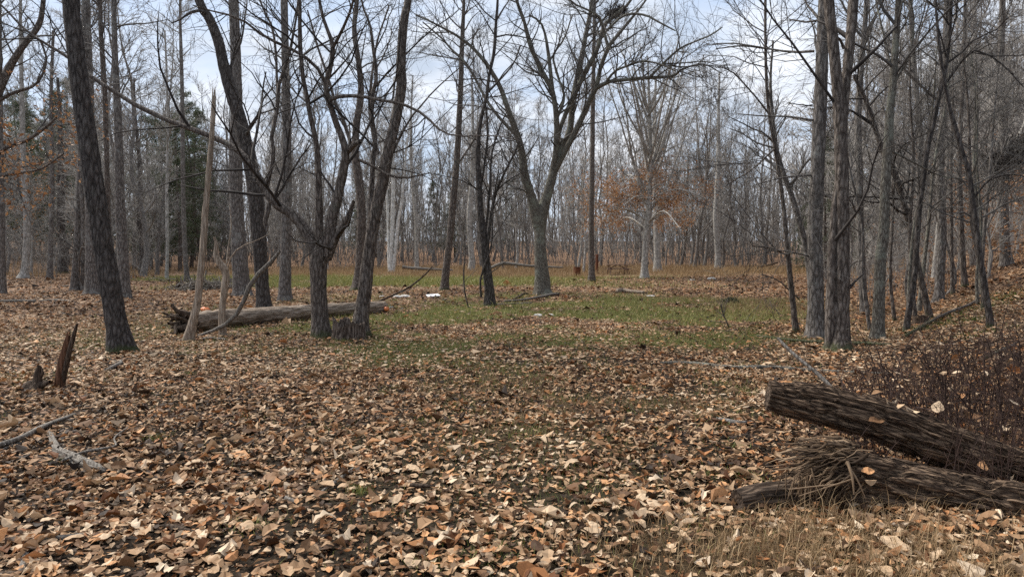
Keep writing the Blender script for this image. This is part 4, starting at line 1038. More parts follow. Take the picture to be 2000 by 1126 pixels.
# the wood behind: one far mass
gf = np.random.default_rng(33)
mbw = MB()
N = 1200
Yf = np.sqrt(gf.uniform(96 ** 2, 165 ** 2, N)); Xf = gf.uniform(-0.98, 0.98, N) * Yf
Hf = gf.uniform(11, 20, N); K = 6; s = np.linspace(0, 1, K)
Pf = np.stack([Xf[:, None] + np.cumsum(gf.normal(0, 0.4, (N, K)), 1), np.repeat(Yf[:, None], K, 1), height(Xf, Yf)[:, None] + Hf[:, None] * s], -1)
Rf = gf.uniform(0.06, 0.16, N)[:, None] * np.linspace(1, 0.15, K)[None]
P1, R1 = grow(Pf, Rf, N * 15, 0.08, 1.0, (1.5, 4.2), (25, 60), 3, 0.45, 0.055, 0.3, 0.15, gf, rmin=0.046)
P2, R2 = grow(P1, R1, N * 48, 0.1, 1.0, (0.6, 1.9), (20, 55), 2, 0.6, 0.03, 0.2, 0.12, gf, rmin=0.042)
tubes(mbw, Pf, Rf, 4, tip=True); tubes(mbw, P1, R1, 3, tip=True); tubes(mbw, P2, R2, 3, tip=True)
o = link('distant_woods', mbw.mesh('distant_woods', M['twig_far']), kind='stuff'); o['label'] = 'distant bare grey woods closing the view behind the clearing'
# undergrowth of the wood edge
mbu = MB()
def brush(n, y0, y1, pa, pb, h, r):
    Y = np.sqrt(gf.uniform(y0 * y0, y1 * y1, n)); X = (gf.uniform(pa, pb, n) - CX) / F * Y
    K = 4; s = np.linspace(0, 1, K); hh = gf.uniform(h[0], h[1], n)
    ln = gf.normal(0, 0.35, (n, 2)) * hh[:, None]
    P = np.stack([X[:, None] + ln[:, :1] * s ** 1.5, Y[:, None] + ln[:, 1:] * s ** 1.5, height(X, Y)[:, None] - 0.05 + hh[:, None] * s], -1)
    R = r * np.linspace(1, 0.35, K)[None] * np.ones((n, 1))
    P1, R1 = grow(P, R, n * 7, 0.15, 1, (h[0] * 0.3, h[1] * 0.45), (25, 65), 2, 0.7, r, 0.1, 0.15, gf, rmin=r * 0.5)
    tubes(mbu, P, R, 3, tip=True); tubes(mbu, P1, R1, 3, tip=True)
brush(4600, 74, 130, -300, 2300, (2.0, 7.5), 0.036)
brush(850, 40, 70, -350, 300, (1.0, 3.5), 0.011)
brush(1150, 18, 66, 1600, 2250, (0.8, 3.5), 0.008)
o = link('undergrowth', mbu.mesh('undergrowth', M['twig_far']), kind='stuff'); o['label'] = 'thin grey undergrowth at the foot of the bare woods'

# ------------------------------------------------------------------ logs and dead wood
def log_mesh(P, R, mat, sides=64, amp=0.10, scale=6.0, seed=0, step=0.02, stretch=0.8, close=True, hollow=0.0, jag=0.0):
    """log along world polyline; mesh is built in a frame whose Z is the log's axis so bark runs along it"""
    P = np.asarray(P, float); p0 = P[0]; ax = nrm((P[-1] - P[0])[None])[0]
    side = np.cross(ax, [0, 0, 1.0]); side = side / np.linalg.norm(side); up = np.cross(side, ax)
    Rm = np.stack([side, up, ax], 1)                       # local -> world
    loc = (P - p0) @ Rm
    m = max(8, int(np.linalg.norm(P[-1] - P[0]) / step))
    pr = resample(np.concatenate([loc, np.asarray(R, float)[:, None]], 1), m)
    rad = bark_rad(pr[:, :3], sides, amp, scale, seed, stretch)
    b = MB()
    T = pr[:, :3].copy()
    if hollow or jag:
        pass
    tubes(b, T[None], pr[:, 3][None], sides, rad=rad, close=False)
    from mathutils import Matrix
    mw = Matrix(((*Rm[0], p0[0]), (*Rm[1], p0[1]), (*Rm[2], p0[2]), (0, 0, 0, 1)))
    if jag:
        V = b.v[0].reshape(m, sides, 3)
        th = np.arange(sides) / sides * 6.283
        j0 = jag * fbm(np.cos(th) * 4 + 9, np.sin(th) * 4, seed=seed + 3, oct=4) * 2
        w = np.clip(1 - np.arange(m) * step / (jag * 2.2), 0, 1)
        V[:, :, 2] -= (w[:, None] * (j0 - jag)[None])
        b.v[0] = V.reshape(-1, 3)
    return b, mw, pr

def end_disc(r, sides, z, inward, mat, seed, depth=0.01, rad=None):
    """sawn or rotten end face: rings at z with slight relief"""
    b = MB(); rings = 7; th = np.arange(sides) / sides * 6.283
    V = []
    for k in range(rings + 1):
        f = k / rings
        rr = r * f * (np.ones(sides) if rad is None else 1 + (rad - 1) * f)
        V.append(np.stack([np.cos(th) * rr, np.sin(th) * rr, z + inward * depth * (1 - f ** 2) * (0.6 + 0.8 * fbm(np.cos(th) * f * 5, np.sin(th) * f * 5, seed=seed))], 1))
    V = np.concatenate(V)
    k = np.arange(rings)[:, None]; j = np.arange(sides)[None]
    a = k * sides + j; bb = k * sides + (j + 1) % sides
    b.add(V, np.stack([a, bb, bb + sides, a + sides], -1).reshape(-1, 4))
    return b

def add_strips(b, pr, sides, n, seed):
    # shaggy strips of bark lying along the log (local frame, Z along the axis)
    g = np.random.default_rng(seed); m = len(pr); L = pr[-1, 2]
    V = b.v[0].reshape(m, sides, 3); C = pr[:, :3]
    K = 7; P = np.empty((n, K, 3)); z0 = g.uniform(0, 0.96, n); ln = g.uniform(0.06, 0.32, n) / L; a0 = g.uniform(0, sides, n)
    dr = g.normal(0, sides * 0.03, n); lift = g.uniform(-0.002, 0.008, n)
    for k in range(K):
        f = k / (K - 1); row = np.clip(((z0 + ln * f) * (m - 1)).astype(int), 0, m - 1)
        col = (a0 + dr * f + g.normal(0, 0.5, n)).astype(int) % sides
        p = V[row, col]; out = nrm(p - C[row]); P[:, k] = p + out * (lift + 0.012 * (f - 0.5) ** 2 * g.uniform(0, 2, n))[:, None]
    R = g.uniform(0.0025, 0.0065, n)[:, None] * np.array([0.3, 0.8, 1, 1, 0.9, 0.7, 0.2])[None]
    tubes(b, P, R, 3, tip=True)

def put_log(name, label, P, R, mat, end_mat=None, strips=0, sides=64, amp=0.1, scale=6.0, seed=0, step=0.02, stretch=0.8, jag=0.0, part='bark', end_depth=0.012):
    b, mw, pr = log_mesh(P, R, mat, sides, amp, scale, seed, step, stretch, jag=jag)
    root = thing(name, label, 'log'); root.matrix_world = mw
    if strips: add_strips(b, pr, sides, strips, seed)
    link(part, b.mesh(part, M[mat]), root)
    em = M[end_mat or mat]
    if not jag:
        rad0 = bark_rad(pr[:, :3], sides, amp, scale, seed, stretch)[0]
        # tubes() turns its circle by its own frame: rebuild the end discs from the tube's rings
        V = b.v[0].reshape(len(pr), sides, 3)
        for ring, inw, zz in ((V[0], 1, 0), (V[-1], -1, -1)):
            d = MB(); c = ring.mean(0); rings = 6; VV = []
            for k in range(rings + 1):
                f = k / rings
                w = c + (ring - c) * f * 0.985
                n_ = fbm(w[:, 0] * 30, w[:, 1] * 30, seed=seed + 2)
                w = w + np.array([0, 0, 1.0]) * inw * (end_depth * (1 - f ** 3) * (0.4 + n_))[:, None]
                VV.append(w)
            k = np.arange(rings)[:, None]; j = np.arange(sides)[None]
            a = k * sides + j; bb = k * sides + (j + 1) % sides
            q = np.stack([a, a + sides, bb + sides, bb], -1).reshape(-1, 4)
            d.add(np.concatenate(VV), q)
            link('cut_end', d.mesh('cut_end', em), root)
    return root

def gp(px, py, lift=0.0):
    p = hit(px, py); p[2] += lift; return p

# foreground logs on the right
put_log('sawn_log', 'furrowed log with a sawn end, propped above a splintered log at the lower right',
    [at(1500, 770, 5.15), at(1600, 790, 5.08), at(1720, 822, 5.0), at(1880, 884, 4.9), at(2080, 960, 4.75)],
    [0.098, 0.122, 0.132, 0.142, 0.15], 'log_bark', 'rot_wood', strips=520, sides=150, amp=0.26, scale=4.6, seed=7, step=0.016, stretch=0.75)
low = put_log('splintered_log', 'dark log with a frayed splintered end lying under the sawn log',
    [at(1590, 922, 4.45), at(1700, 946, 4.38), at(1850, 979, 4.3), at(2080, 1024, 4.15)],
    [0.15, 0.168, 0.172, 0.172], 'log_bark', 'rot_wood', strips=520, sides=150, amp=0.24, scale=4.6, seed=17, step=0.016, stretch=0.75, jag=0.12)
put_log('charred_log', 'short blackened log sticking out beneath the splintered log',
    [at(1440, 980, 4.26), at(1500, 970, 4.32), at(1600, 966, 4.42), at(1740, 960, 4.6)], [0.070, 0.082, 0.085, 0.085], 'rot_wood', 'rot_wood', sides=70, amp=0.16, scale=6, seed=23, step=0.013)
# frayed fibres of the broken end
gs = np.random.default_rng(91)
fb = MB()
n = 760
c = at(1638, 912, 4.42)
th = gs.uniform(0, 6.283, n); rr = 0.145 * np.sqrt(gs.uniform(0, 1, n))
start = np.stack([c[0] + gs.uniform(-0.08, 0.14, n), c[1] + rr * np.cos(th), c[2] + rr * np.sin(th) * 1.05 + 0.0], 1)
dirv = np.stack([-np.ones(n), (start[:, 1] - c[1]) * 2.6 + gs.normal(0, 0.30, n) - 0.12, (start[:, 2] - c[2]) * 2.2 - 0.06 + gs.normal(0, 0.26, n)], 1)
dirv = nrm(dirv); Lf = gs.uniform(0.12, 0.46, n) * (1 - 0.35 * (rr / 0.145))
K = 6; s = np.linspace(0, 1, K)
Pf = start[:, None] + dirv[:, None] * (Lf[:, None] * s)[..., None]
Pf[..., 2] -= (0.16 * Lf[:, None] * s ** 2); Pf += np.cumsum(gs.normal(0, 0.009, Pf.shape), 1)
Pf[..., 2] = np.maximum(Pf[..., 2], height(Pf[..., 0], Pf[..., 1]) + 0.01)
Rf = np.where(gs.uniform(size=n) < 0.22, gs.uniform(0.007, 0.016, n), gs.uniform(0.002, 0.007, n))[:, None] * np.array([1, 1, 0.95, 0.8, 0.55, 0.15])[None]
tubes(fb, Pf, Rf, 3, attr=gs.uniform(0, 1, n))
# hanging strands and larger torn strips
n = 46
c2 = at(1570, 950, 4.25)
st = c2 + np.stack([gs.normal(0, 0.05, n), gs.normal(0, 0.03, n), gs.normal(0.05, 0.03, n)], 1)
Pf = st[:, None] + np.stack([gs.normal(0, 0.04, (n, 1)) * s, gs.normal(0, 0.03, (n, 1)) * s, -gs.uniform(0.06, 0.19, (n, 1)) * s], -1)
Pf[..., 2] = np.maximum(Pf[..., 2], height(Pf[..., 0], Pf[..., 1]) + 0.01)
tubes(fb, Pf, np.repeat(np.linspace(0.005, 0.0015, K)[None], n, 0), 4, attr=gs.uniform(0.3, 1, n))
for (a, b_, w) in (((1655, 900), (1668, 965), 0.011), ((1652, 902), (1690, 972), 0.008), ((1665, 935), (1560, 968), 0.006), ((1640, 945), (1540, 955), 0.007)):
    p0 = at(*a, 4.18); p1 = at(*b_, 4.12)
    tubes(fb, resample(np.array([p0, (p0 + p1) / 2 + [0, -0.02, 0.01], p1]), 6)[None], (w * np.linspace(1, 0.4, 6))[None], 5, attr=0.85)
mi = np.array(low.matrix_world.inverted())
fb.v = [v @ mi[:3, :3].T + mi[:3, 3] for v in fb.v]
link('frayed_fibre', fb.mesh('frayed_fibre', M['fibre']), low, kind='stuff')

# fallen log across the middle
a0, a1 = hit(350, 652), hit(745, 612)
rL, rR = 0.24, 0.15
put_log('fallen_log', 'long grey-brown fallen log lying behind the standing dead trunk',
    [a0 + [0, 0.2, rL * 0.85], at(480, 620, a0[1] * 0.72 + a1[1] * 0.28 + 0.25), at(620, 608, a0[1] * 0.4 + a1[1] * 0.6 + 0.25), at(750, 600, a1[1] + 0.25)],
    [0.22, 0.20, 0.175, 0.16], 'bare_wood', 'rot_wood', sides=40, amp=0.12, scale=4, seed=41, step=0.06, part='body')
# torn root end of that log
rp = thing('root_stub', 'dark torn rotten root end of the fallen log', 'root', a0)
b = MB(); gs2 = np.random.default_rng(14)
for i in range(26):
    d = nrm(np.array([[-1.0 + gs2.normal(0, 0.4), gs2.normal(0, 0.5) - 0.2, gs2.normal(0.15, 0.5)]]))[0]
    p0 = a0 + np.array([gs2.uniform(-0.05, 0.3), 0.15 + gs2.normal(0, 0.08), 0.18 + gs2.normal(0, 0.08)])
    L = gs2.uniform(0.18, 0.45); pts = np.array([p0, p0 + d * L * 0.5 + gs2.normal(0, 0.04, 3), p0 + d * L + gs2.normal(0, 0.06, 3)])
    pts[:, 2] = np.maximum(pts[:, 2], height(pts[:, 0], pts[:, 1]) + 0.02)
    tubes(b, resample(pts, 7)[None], (gs2.uniform(0.03, 0.085) * np.linspace(1, 0.3, 7))[None], 8, rad=bark_rad(resample(pts, 7), 8, 0.25, 3, i))
link('root', b.mesh('root', M['rot_wood'], a0), rp)

# hollow stump between the two stems
sb = hit(682, 662)
stump = thing('hollow_stump', 'low jagged hollow stump between the two dark stems', 'stump', sb)
b = MB(); S_ = 48; th = np.arange(S_) / S_ * 6.283
hh = 0.16 + 0.32 * fbm(np.cos(th) * 2.6 + 3, np.sin(th) * 2.6, seed=5, oct=4)
hh = hh + 0.012 * rng.normal(size=S_)
rad = 0.31 * (1 + 0.14 * (fbm(np.cos(th) * 3, np.sin(th) * 3, seed=8) - 0.5) * 2)
rows = []
for f, k in ((0, 1.18), (0.15, 1.06), (0.4, 1.0), (0.7, 0.97), (1, 0.95)):
    rows.append(np.stack([np.cos(th) * rad * k, np.sin(th) * rad * k * 0.8, -0.05 + (hh + 0.05) * f], 1) + rng.normal(0, 0.008, (S_, 3)))
for f, k in ((1.0, 0.80), (0.6, 0.72), (0.15, 0.65), (0.1, 0.02)):
    rows.append(np.stack([np.cos(th) * rad * k, np.sin(th) * rad * k * 0.8, (hh - 0.03) * f], 1))
V = np.concatenate(rows) + sb
k = np.arange(len(rows) - 1)[:, None]; j = np.arange(S_)[None]; a = k * S_ + j; bb = k * S_ + (j + 1) % S_
b.add(V, np.stack([a, bb, bb + S_, a + S_], -1).reshape(-1, 4))
link('shell', b.mesh('shell', M['stump_wood'], sb, smooth=False), stump)

def dead_stem(name, label, cat, pts, mat, dd=0.0, sides=14, jag=0.0, seed=0, limbs=(), Y=None, amp=0.1, flare=0.25, ws=1.0):
    pts = [(x, y, w * ws) for x, y, w in pts]
    base = hit(pts[0][0], pts[0][1]); Y0 = base[1]
    path = px_path(pts, Y0, Y0 + dd); path[0, :3] = base; path[0, 2] -= 0.05
    root = thing(name, label, cat, base)
    b = MB(); P, R = trunk_tube(b, path, sides, amp, seed, flare, jit=0.02)
    if jag:                                           # splintered top
        V = b.v[0].reshape(-1, sides, 3); g = np.random.default_rng(seed)
        V[-1, :, 2] += jag * g.uniform(-1, 1, sides); V[-2, :, 2] += 0.3 * jag * g.uniform(-1, 1, sides)
        b.v[0] = V.reshape(-1, 3)
        top = V[-1]; n_ = len(b.v[0]); cc = top.mean(0) - [0, 0, 0.25]
        b.add(np.vstack([top, cc]), None, np.array([[i, (i + 1) % sides, sides] for i in range(sides)]))
    link('stem', b.mesh('stem', M[mat], base), root)
    for i, (lp, dz) in enumerate(limbs):
        q = px_path(lp, Y0, Y0 + dz); b = MB(); trunk_tube(b, q, 8, amp, seed + i, 0, jit=0.03)
        link('branch', b.mesh('branch', M[mat], base), root)
    return root
dead_stem('standing_dead_tree', 'tall pale barkless dead trunk with a splintered tip', 'dead tree',
    [(366, 666, 34), (374, 640, 27), (384, 600, 24), (390, 550, 22), (396, 490, 21), (400, 430, 20), (405, 370, 18), (411, 300, 17), (415, 240, 14), (417, 205, 13), (418, 184, 10)], 'snag_wood', sides=22, jag=0.20, seed=51, amp=0.16, ws=0.58)
dead_stem('dead_sapling', 'short crooked barkless stem just right of the pale dead trunk', 'dead tree',
    [(434, 656, 14), (434, 620, 12), (436, 585, 12), (440, 555, 13), (442, 535, 13), (434, 518, 13), (424, 505, 11), (421, 490, 9), (424, 478, 7), (418, 462, 4)], 'snag_wood', sides=12, seed=52, amp=0.16,
    limbs=[([(440, 545, 3), (452, 500, 2.5), (475, 480, 2), (500, 470, 1.5), (530, 455, 1)], -0.5), ([(440, 550, 3), (445, 490, 2.4), (452, 440, 2), (448, 400, 1.5)], 0.4)])
def lean_branch(name, label, pts, Y0, Y1, mat, sides=8, seed=0, twigs=0, cat='branch', ground_start=True, twig='twig_grey', rmin=0.004):
    q = px_path(pts, Y0, Y1)
    base = q[0, :3].copy()
    root = thing(name, label, cat, base)
    b = MB(); P, R = trunk_tube(b, q, sides, 0.12, seed, 0, jit=0.03)
    link('stem', b.mesh('stem', M[mat], base), root)
    if twigs:
        g = np.random.default_rng(seed)
        P0, R0 = k_resample(P, R, 10)
        P1, R1 = grow(P0[None], R0[None], twigs, 0.1, 1, (0.2, 0.9), (25, 60), 5, 0.6, 0.012, 0.1, 0.2, g, rmin=rmin)
        b = MB(); tubes(b, P1, R1, 4); link('twig', b.mesh('twig', M[twig], base), root)
    return root
bY = hit(386, 657)[1]
lean_branch('fallen_branch', 'pale barkless branch leaning up across the fallen log', [(385, 656, 5), (430, 640, 7), (456, 620, 8), (472, 598, 8), (480, 570, 9), (508, 530, 8), (540, 502, 8), (546, 490, 5)], bY, bY - 0.3, 'grey_wood', 10, 61)
lean_branch('fallen_branch', 'thin dark branch rising right from the end of the fallen log', [(735, 590, 4), (770, 575, 4), (800, 560, 4), (826, 540, 3), (845, 520, 3)], 19, 19.4, 'rot_wood', 6, 62, 3)
lean_branch('fallen_branch', 'thin pale stick slanting up behind the sawn log', [(1625, 757, 9), (1590, 722, 8), (1550, 690, 7), (1520, 660, 5)], 6.4, 6.8, 'grey_wood', 8, 63)
lean_branch('bare_whip', 'thin bare whip standing left of the dark narrow tree', [(915, 600, 3), (908, 570, 3), (906, 530, 3), (909, 490, 2.5), (905, 450, 2), (910, 400, 1.5)], 20.5, 20.7, 'brown_bark', 6, 64, 6, cat='sapling')
lean_branch('bare_whip', 'small bare twiggy sapling before the leafy patch at mid right', [(1425, 643, 3), (1420, 630, 3), (1412, 612, 2.5), (1408, 596, 2)], 14.6, 14.6, 'brown_bark', 6, 65, 12, cat='sapling')
lean_branch('bare_whip', 'pale forked root dangling against the foot of the double trunk', [(1637, 697, 3), (1634, 672, 3), (1640, 656, 2.5), (1652, 643, 2), (1659, 641, 1.5)], 11.2, 11.1, 'grey_wood', 6, 66, 2, cat='root')
lean_branch('bare_whip', 'thin bare stems in front of the crooked thin tree at the field edge', [(1562, 585, 3), (1540, 565, 3), (1520, 548, 2.5), (1488, 535, 2)], 15.5, 15.2, 'brown_bark', 6, 67, 8, cat='sapling')
# broken stake and knob at the left
sk = dead_stem('broken_stake', 'dark rotten splintered stake standing in the leaves at the left', 'stump',
    [(116, 757, 24), (119, 735, 22), (124, 700, 20), (130, 675, 17), (135, 652, 8)], 'rot_wood', sides=12, jag=0.03, seed=53, amp=0.2, ws=0.72, limbs=[([(121, 752, 11), (130, 715, 10), (138, 680, 9), (146, 650, 7), (151, 633, 5)], -0.1)])
sk.children[1].data.materials[0] = M['red_wood']
dead_stem('rotten_knob', 'small blackened root knob beside the broken stake', 'stump', [(70, 760, 34), (71, 752, 26), (74, 742, 12), (74, 728, 10), (76, 714, 6)], 'rot_wood', sides=14, seed=54, amp=0.35, flare=0.5,
    limbs=[([(60, 752, 12), (85, 750, 10), (98, 744, 5)], -0.1), ([(77, 738, 7), (82, 728, 6), (80, 716, 3)], 0.0)])

def ground_stick(name, label, pts, mat, lift=0.0, sides=9, seed=0, twigs=0, cat='branch', amp=0.14):
    """pts: (px, py, w px) along the ground"""
    q = []
    for x, y, w in pts:
        p = hit(x, y + w * 0.4); r = w * 0.5 * p[1] / F
        q.append((p[0], p[1], p[2] + r * 0.8 + lift, r))
    q = np.array(q); base = q[0, :3].copy()
    root = thing(name, label, cat, base)
    b = MB(); pr = resample(q, max(10, 5 * len(q)))
    P, R = pr[:, :3], np.maximum(pr[:, 3], 0.003)
    L = np.linalg.norm(P[-1] - P[0])
    P = P + np.stack([np.zeros(len(P)), 0.05 * L * 0.3 * (fbm(np.linspace(0, 5, len(P)), np.full(len(P), seed), seed=seed) - 0.5), np.zeros(len(P))], 1)
    tubes(b, P[None], R[None], sides, rad=bark_rad(P, sides, amp, 3, seed), close=True)
    link('stem', b.mesh('stem', M[mat], base), root)
    if twigs:
        g = np.random.default_rng(seed)
        P0, R0 = k_resample(P, R, 8)
        P1, R1 = grow(P0[None], R0[None], twigs, 0.2, 1, (0.15, 0.5), (20, 55), 4, 0.6, 0.01, 0.1, 0.15, g, rmin=0.003)
        b = MB(); tubes(b, P1, R1, 4); link('twig', b.mesh('twig', M[mat], base), root)
    return root
ground_stick('fallen_branch', 'long thin grey branch entering from the left edge over the leaves', [(-20, 882, 11), (40, 862, 11), (90, 838, 10), (146, 815, 6)], 'grey_wood', 0.03, seed=71)
ground_stick('fallen_branch', 'shorter grey stick beneath the long branch at the left edge', [(-10, 884, 7), (50, 862, 6), (85, 856, 4)], 'grey_wood', 0.0, seed=72)
ground_stick('driftwood_root', 'bleached forked root lying in the leaves at the lower left', [(96, 846, 9), (105, 866, 11), (116, 882, 15), (140, 893, 17), (165, 908, 20), (190, 915, 19), (208, 921, 11)], 'grey_wood', 0.0, sides=26, seed=73, amp=0.4, cat='root')
ground_stick('fallen_branch', 'thin stick crossing over the bleached root', [(122, 912, 5), (160, 896, 6), (200, 888, 5), (226, 882, 4), (224, 866, 3), (250, 845, 2)], 'grey_wood', 0.05, seed=74)
ground_stick('fallen_branch', 'flat weathered grey stick near the bottom left corner', [(30, 1062, 9), (90, 1055, 11), (150, 1051, 10), (200, 1048, 7)], 'grey_wood', 0.01, seed=75)
ground_stick('fallen_branch', 'upright-lying pale stick at the bottom left corner', [(40, 1120, 12), (46, 1098, 13), (52, 1075, 9)], 'grey_wood', 0.0, seed=76)
ground_stick('fallen_branch', 'grey stick at the very bottom left corner', [(-10, 1124, 12), (30, 1122, 14), (52, 1118, 9)], 'rot_wood', 0.0, seed=77)
ground_stick('fallen_branch', 'dark flat bark strip on bare soil near the bottom left', [(290, 1038, 6), (330, 1032, 9), (365, 1038, 9), (395, 1046, 6), (428, 1060, 4)], 'rot_wood', 0.01, seed=78)
ground_stick('fallen_branch', 'thin dark stick in the leaves left of the crooked grey one', [(560, 940, 5), (595, 924, 6), (625, 912, 5), (642, 904, 3)], 'rot_wood', 0.01, seed=79)
ground_stick('fallen_branch', 'straight pale stick in the middle of the leaves', [(625, 968, 5), (650, 950, 7), (672, 934, 6), (690, 920, 4)], 'grey_wood', 0.02, seed=80)
ground_stick('fallen_branch', 'short curved grey stick in the middle of the leaves', [(536, 950, 9), (543, 962, 10), (560, 974, 11), (582, 980, 8)], 'grey_wood', 0.0, seed=81)
ground_stick('fallen_branch', 'short dark stick flat in the centre of the leaves', [(802, 951, 8), (825, 953, 9), (850, 952, 5)], 'rot_wood', 0.01, seed=82)
ground_stick('fallen_branch', 'small leaning stick left of the straight pale stick', [(930, 1000, 4), (438, 1000, 4), (460, 985, 5), (472, 972, 3)][1:], 'grey_wood', 0.02, seed=83)
ground_stick('fallen_branch', 'long whitish lichened branch lying across the clearing toward the brambles', [(1272, 711, 5), (1310, 708, 7), (1360, 710, 7), (1430, 717, 8), (1500, 718, 9), (1570, 722, 8), (1650, 727, 8), (1740, 730, 6)], 'scaly_bark', 0.0, seed=84)
ground_stick('fallen_branch', 'thin grey branch on the ground behind the double trunk', [(1478, 657, 4), (1520, 663, 6), (1570, 668, 6), (1640, 671, 7), (1700, 673, 7), (1740, 675, 5)], 'brown_bark', 0.02, seed=85)
ground_stick('fallen_branch', 'short lichened stick left of the sawn log', [(1400, 820, 6), (1420, 823, 9), (1445, 828, 9), (1468, 825, 5)], 'grey_bark', 0.01, seed=86)
ground_stick('fallen_branch', 'small forked grey stick in front of the leaning front left tree', [(205, 725, 5), (222, 717, 8), (236, 710, 7), (234, 703, 3)], 'grey_wood', 0.01, seed=87, twigs=3)
ground_stick('fallen_branch', 'thin dark branch lying right of the leaning front left tree', [(250, 688, 3), (300, 690, 4), (350, 694, 4), (420, 695, 3)], 'rot_wood', 0.01, seed=88)
ground_stick('short_log', 'short weathered log on the grass before the russet beech', [(1207, 568, 10), (1216, 567, 10), (1235, 569, 7), (1258, 571, 6)], 'bare_wood', 0.0, sides=12, seed=89, cat='log')
ground_stick('fallen_branch', 'pale branch at the foot of the large forked tree', [(985, 591, 4), (1020, 588, 4), (1055, 582, 5), (1078, 577, 5), (1091, 576, 4)], 'grey_wood', 0.05, seed=90, twigs=5)
ground_stick('fallen_branch', 'long thin branch lying left of the pale one under the forked tree', [(965, 596, 3), (1000, 594, 3), (1040, 592, 3)], 'grey_wood', 0.02, seed=92, twigs=3)
ground_stick('fallen_branch', 'dark curled branch beside the pale one under the forked tree', [(1002, 586, 3), (1014, 580, 4), (1022, 575, 4), (1032, 575, 3)], 'rot_wood', 0.03, seed=93, twigs=3)
ground_stick('fallen_branch', 'long pale log on the leaves at the far left', [(-20, 589, 5), (30, 588, 7), (70, 588, 6)], 'grey_wood', 0.0, seed=94, cat='log')
ground_stick('fallen_branch', 'thin pale branch continuing right of the far left log', [(78, 587, 4), (110, 586, 5), (141, 588, 3)], 'grey_wood', 0.0, seed=95)
ground_stick('fallen_branch', 'pale stick before the twin-stemmed tree', [(119, 560, 2), (130, 559, 3), (141, 557, 2)], 'grey_wood', 0.02, seed=96)
ground_stick('fallen_branch', 'thin branch lying on the leafy bank at the right', [(1915, 705, 7), (1945, 692, 7), (1975, 678, 6), (2010, 660, 5)], 'brown_bark', 0.02, seed=97)
ground_stick('fallen_branch', 'long rotten branch on the edge of the mossy bank', [(1770, 660, 6), (1810, 636, 6), (1850, 616, 6), (1890, 600, 5), (1915, 585, 4)], 'brown_bark', 0.05, seed=98, twigs=6)
ground_stick('fallen_branch', 'thin stick on the ground before the crooked dead stem', [(393, 663, 4), (412, 661, 5), (440, 663, 4)], 'grey_wood', 0.01, seed=99)

# far dead wood
dY = 58
lean_branch('fallen_tree', 'silvery fallen tree arching over the grass beside the large forked tree', [(958, 523, 5), (972, 517, 6), (985, 514, 7), (1005, 516, 6), (1025, 518, 5), (1048, 520, 5), (1075, 521, 4), (1100, 522, 3)], dY - 8, dY - 8, 'grey_wood', 9, 161, 26, cat='dead tree', rmin=0.01)
lean_branch('fallen_tree', 'pale log lying on tan grass behind the white-stemmed cluster', [(786, 521, 7), (800, 523, 6), (820, 524, 6), (850, 526, 5), (885, 527, 3)], 56, 56, 'grey_wood', 9, 162, 4, cat='dead tree', rmin=0.01)
lean_branch('fallen_tree', 'dark fallen tree at the edge of the far woods right of the beech', [(1478, 522, 3), (1498, 518, 4), (1520, 512, 3)], 62, 62, 'rot_wood', 7, 163, 4, cat='dead tree', rmin=0.01)

# brush heap and upturned root at the left
hb = hit(412, 565)
bh = thing('brush_heap', 'tangled heap of grey dead branches beyond the standing dead trunk', 'brush pile', hb)
g = np.random.default_rng(19); n = 260
c0 = hb + np.stack([g.normal(0, 0.75, n), g.normal(0, 0.6, n), np.abs(g.normal(0, 0.18, n)) + 0.05], 1)
d = nrm(np.stack([g.normal(0, 1, n), g.normal(0, 1, n), g.normal(0.05, 0.35, n)], 1)); L = g.uniform(0.4, 1.3, n)
s = np.linspace(-0.5, 0.5, 5)
P = c0[:, None] + d[:, None] * (L[:, None] * s)[..., None] + g.normal(0, 0.05, (n, 5, 3))
P[..., 2] = np.maximum(P[..., 2], height(P[..., 0], P[..., 1]) + 0.02)
b = MB(); tubes(b, P, g.uniform(0.008, 0.03, n)[:, None] * np.linspace(1, 0.5, 5)[None], 4)
link('branches', b.mesh('branches', M['grey_wood'], hb), bh, kind='stuff')
ub = hit(352, 564)
ur = thing('upturned_root', 'dark upturned root mass left of the brush heap', 'root', ub)
b = MB()
for i in range(18):
    d = nrm(np.array([[g.normal(0, 0.8), g.normal(0, 0.5), abs(g.normal(0.4, 0.5))]]))[0]; L = g.uniform(0.25, 0.55)
    p = np.array([ub + [0, 0, 0.05], ub + d * L * 0.5 + g.normal(0, 0.06, 3) + [0, 0, 0.08], ub + d * L + g.normal(0, 0.08, 3) + [0, 0, 0.1]])
    tubes(b, resample(p, 6)[None], (g.uniform(0.03, 0.07) * np.linspace(1, 0.25, 6))[None], 6)
link('root', b.mesh('root', M['rot_wood'], ub), ur)

# brambles beside the logs
g = np.random.default_rng(28)
bb_ = MB(); n = 350
Y = g.uniform(5.3, 7.4, n); px = 2090 - 440 * g.uniform(0, 1, n) ** 1.5; X = (px - CX) / F * Y
K = 8; s = np.linspace(0, 1, K)
hh = g.uniform(0.35, 1.25, n) * np.interp(px, [1650, 1720, 1900, 2080], [0.6, 0.9, 1.05, 1.15])
ln = g.normal(0, 0.25, (n, 2)); arch = g.uniform(0, 0.5, n)
P = np.stack([X[:, None] + ln[:, :1] * s ** 2 + g.normal(0, 0.012, (n, K)), Y[:, None] + ln[:, 1:] * s ** 2 + g.normal(0, 0.012, (n, K)),
              height(X, Y)[:, None] - 0.03 + hh[:, None] * (s - arch[:, None] * s ** 3)], -1)
R = g.uniform(0.003, 0.0085, n)[:, None] * np.linspace(1, 0.4, K)[None]
P1, R1 = grow(P, R, n * 7, 0.15, 1, (0.10, 0.42), (30, 80), 4, 0.7, 0.003, 0.0, 0.28, g, rmin=0.0016)
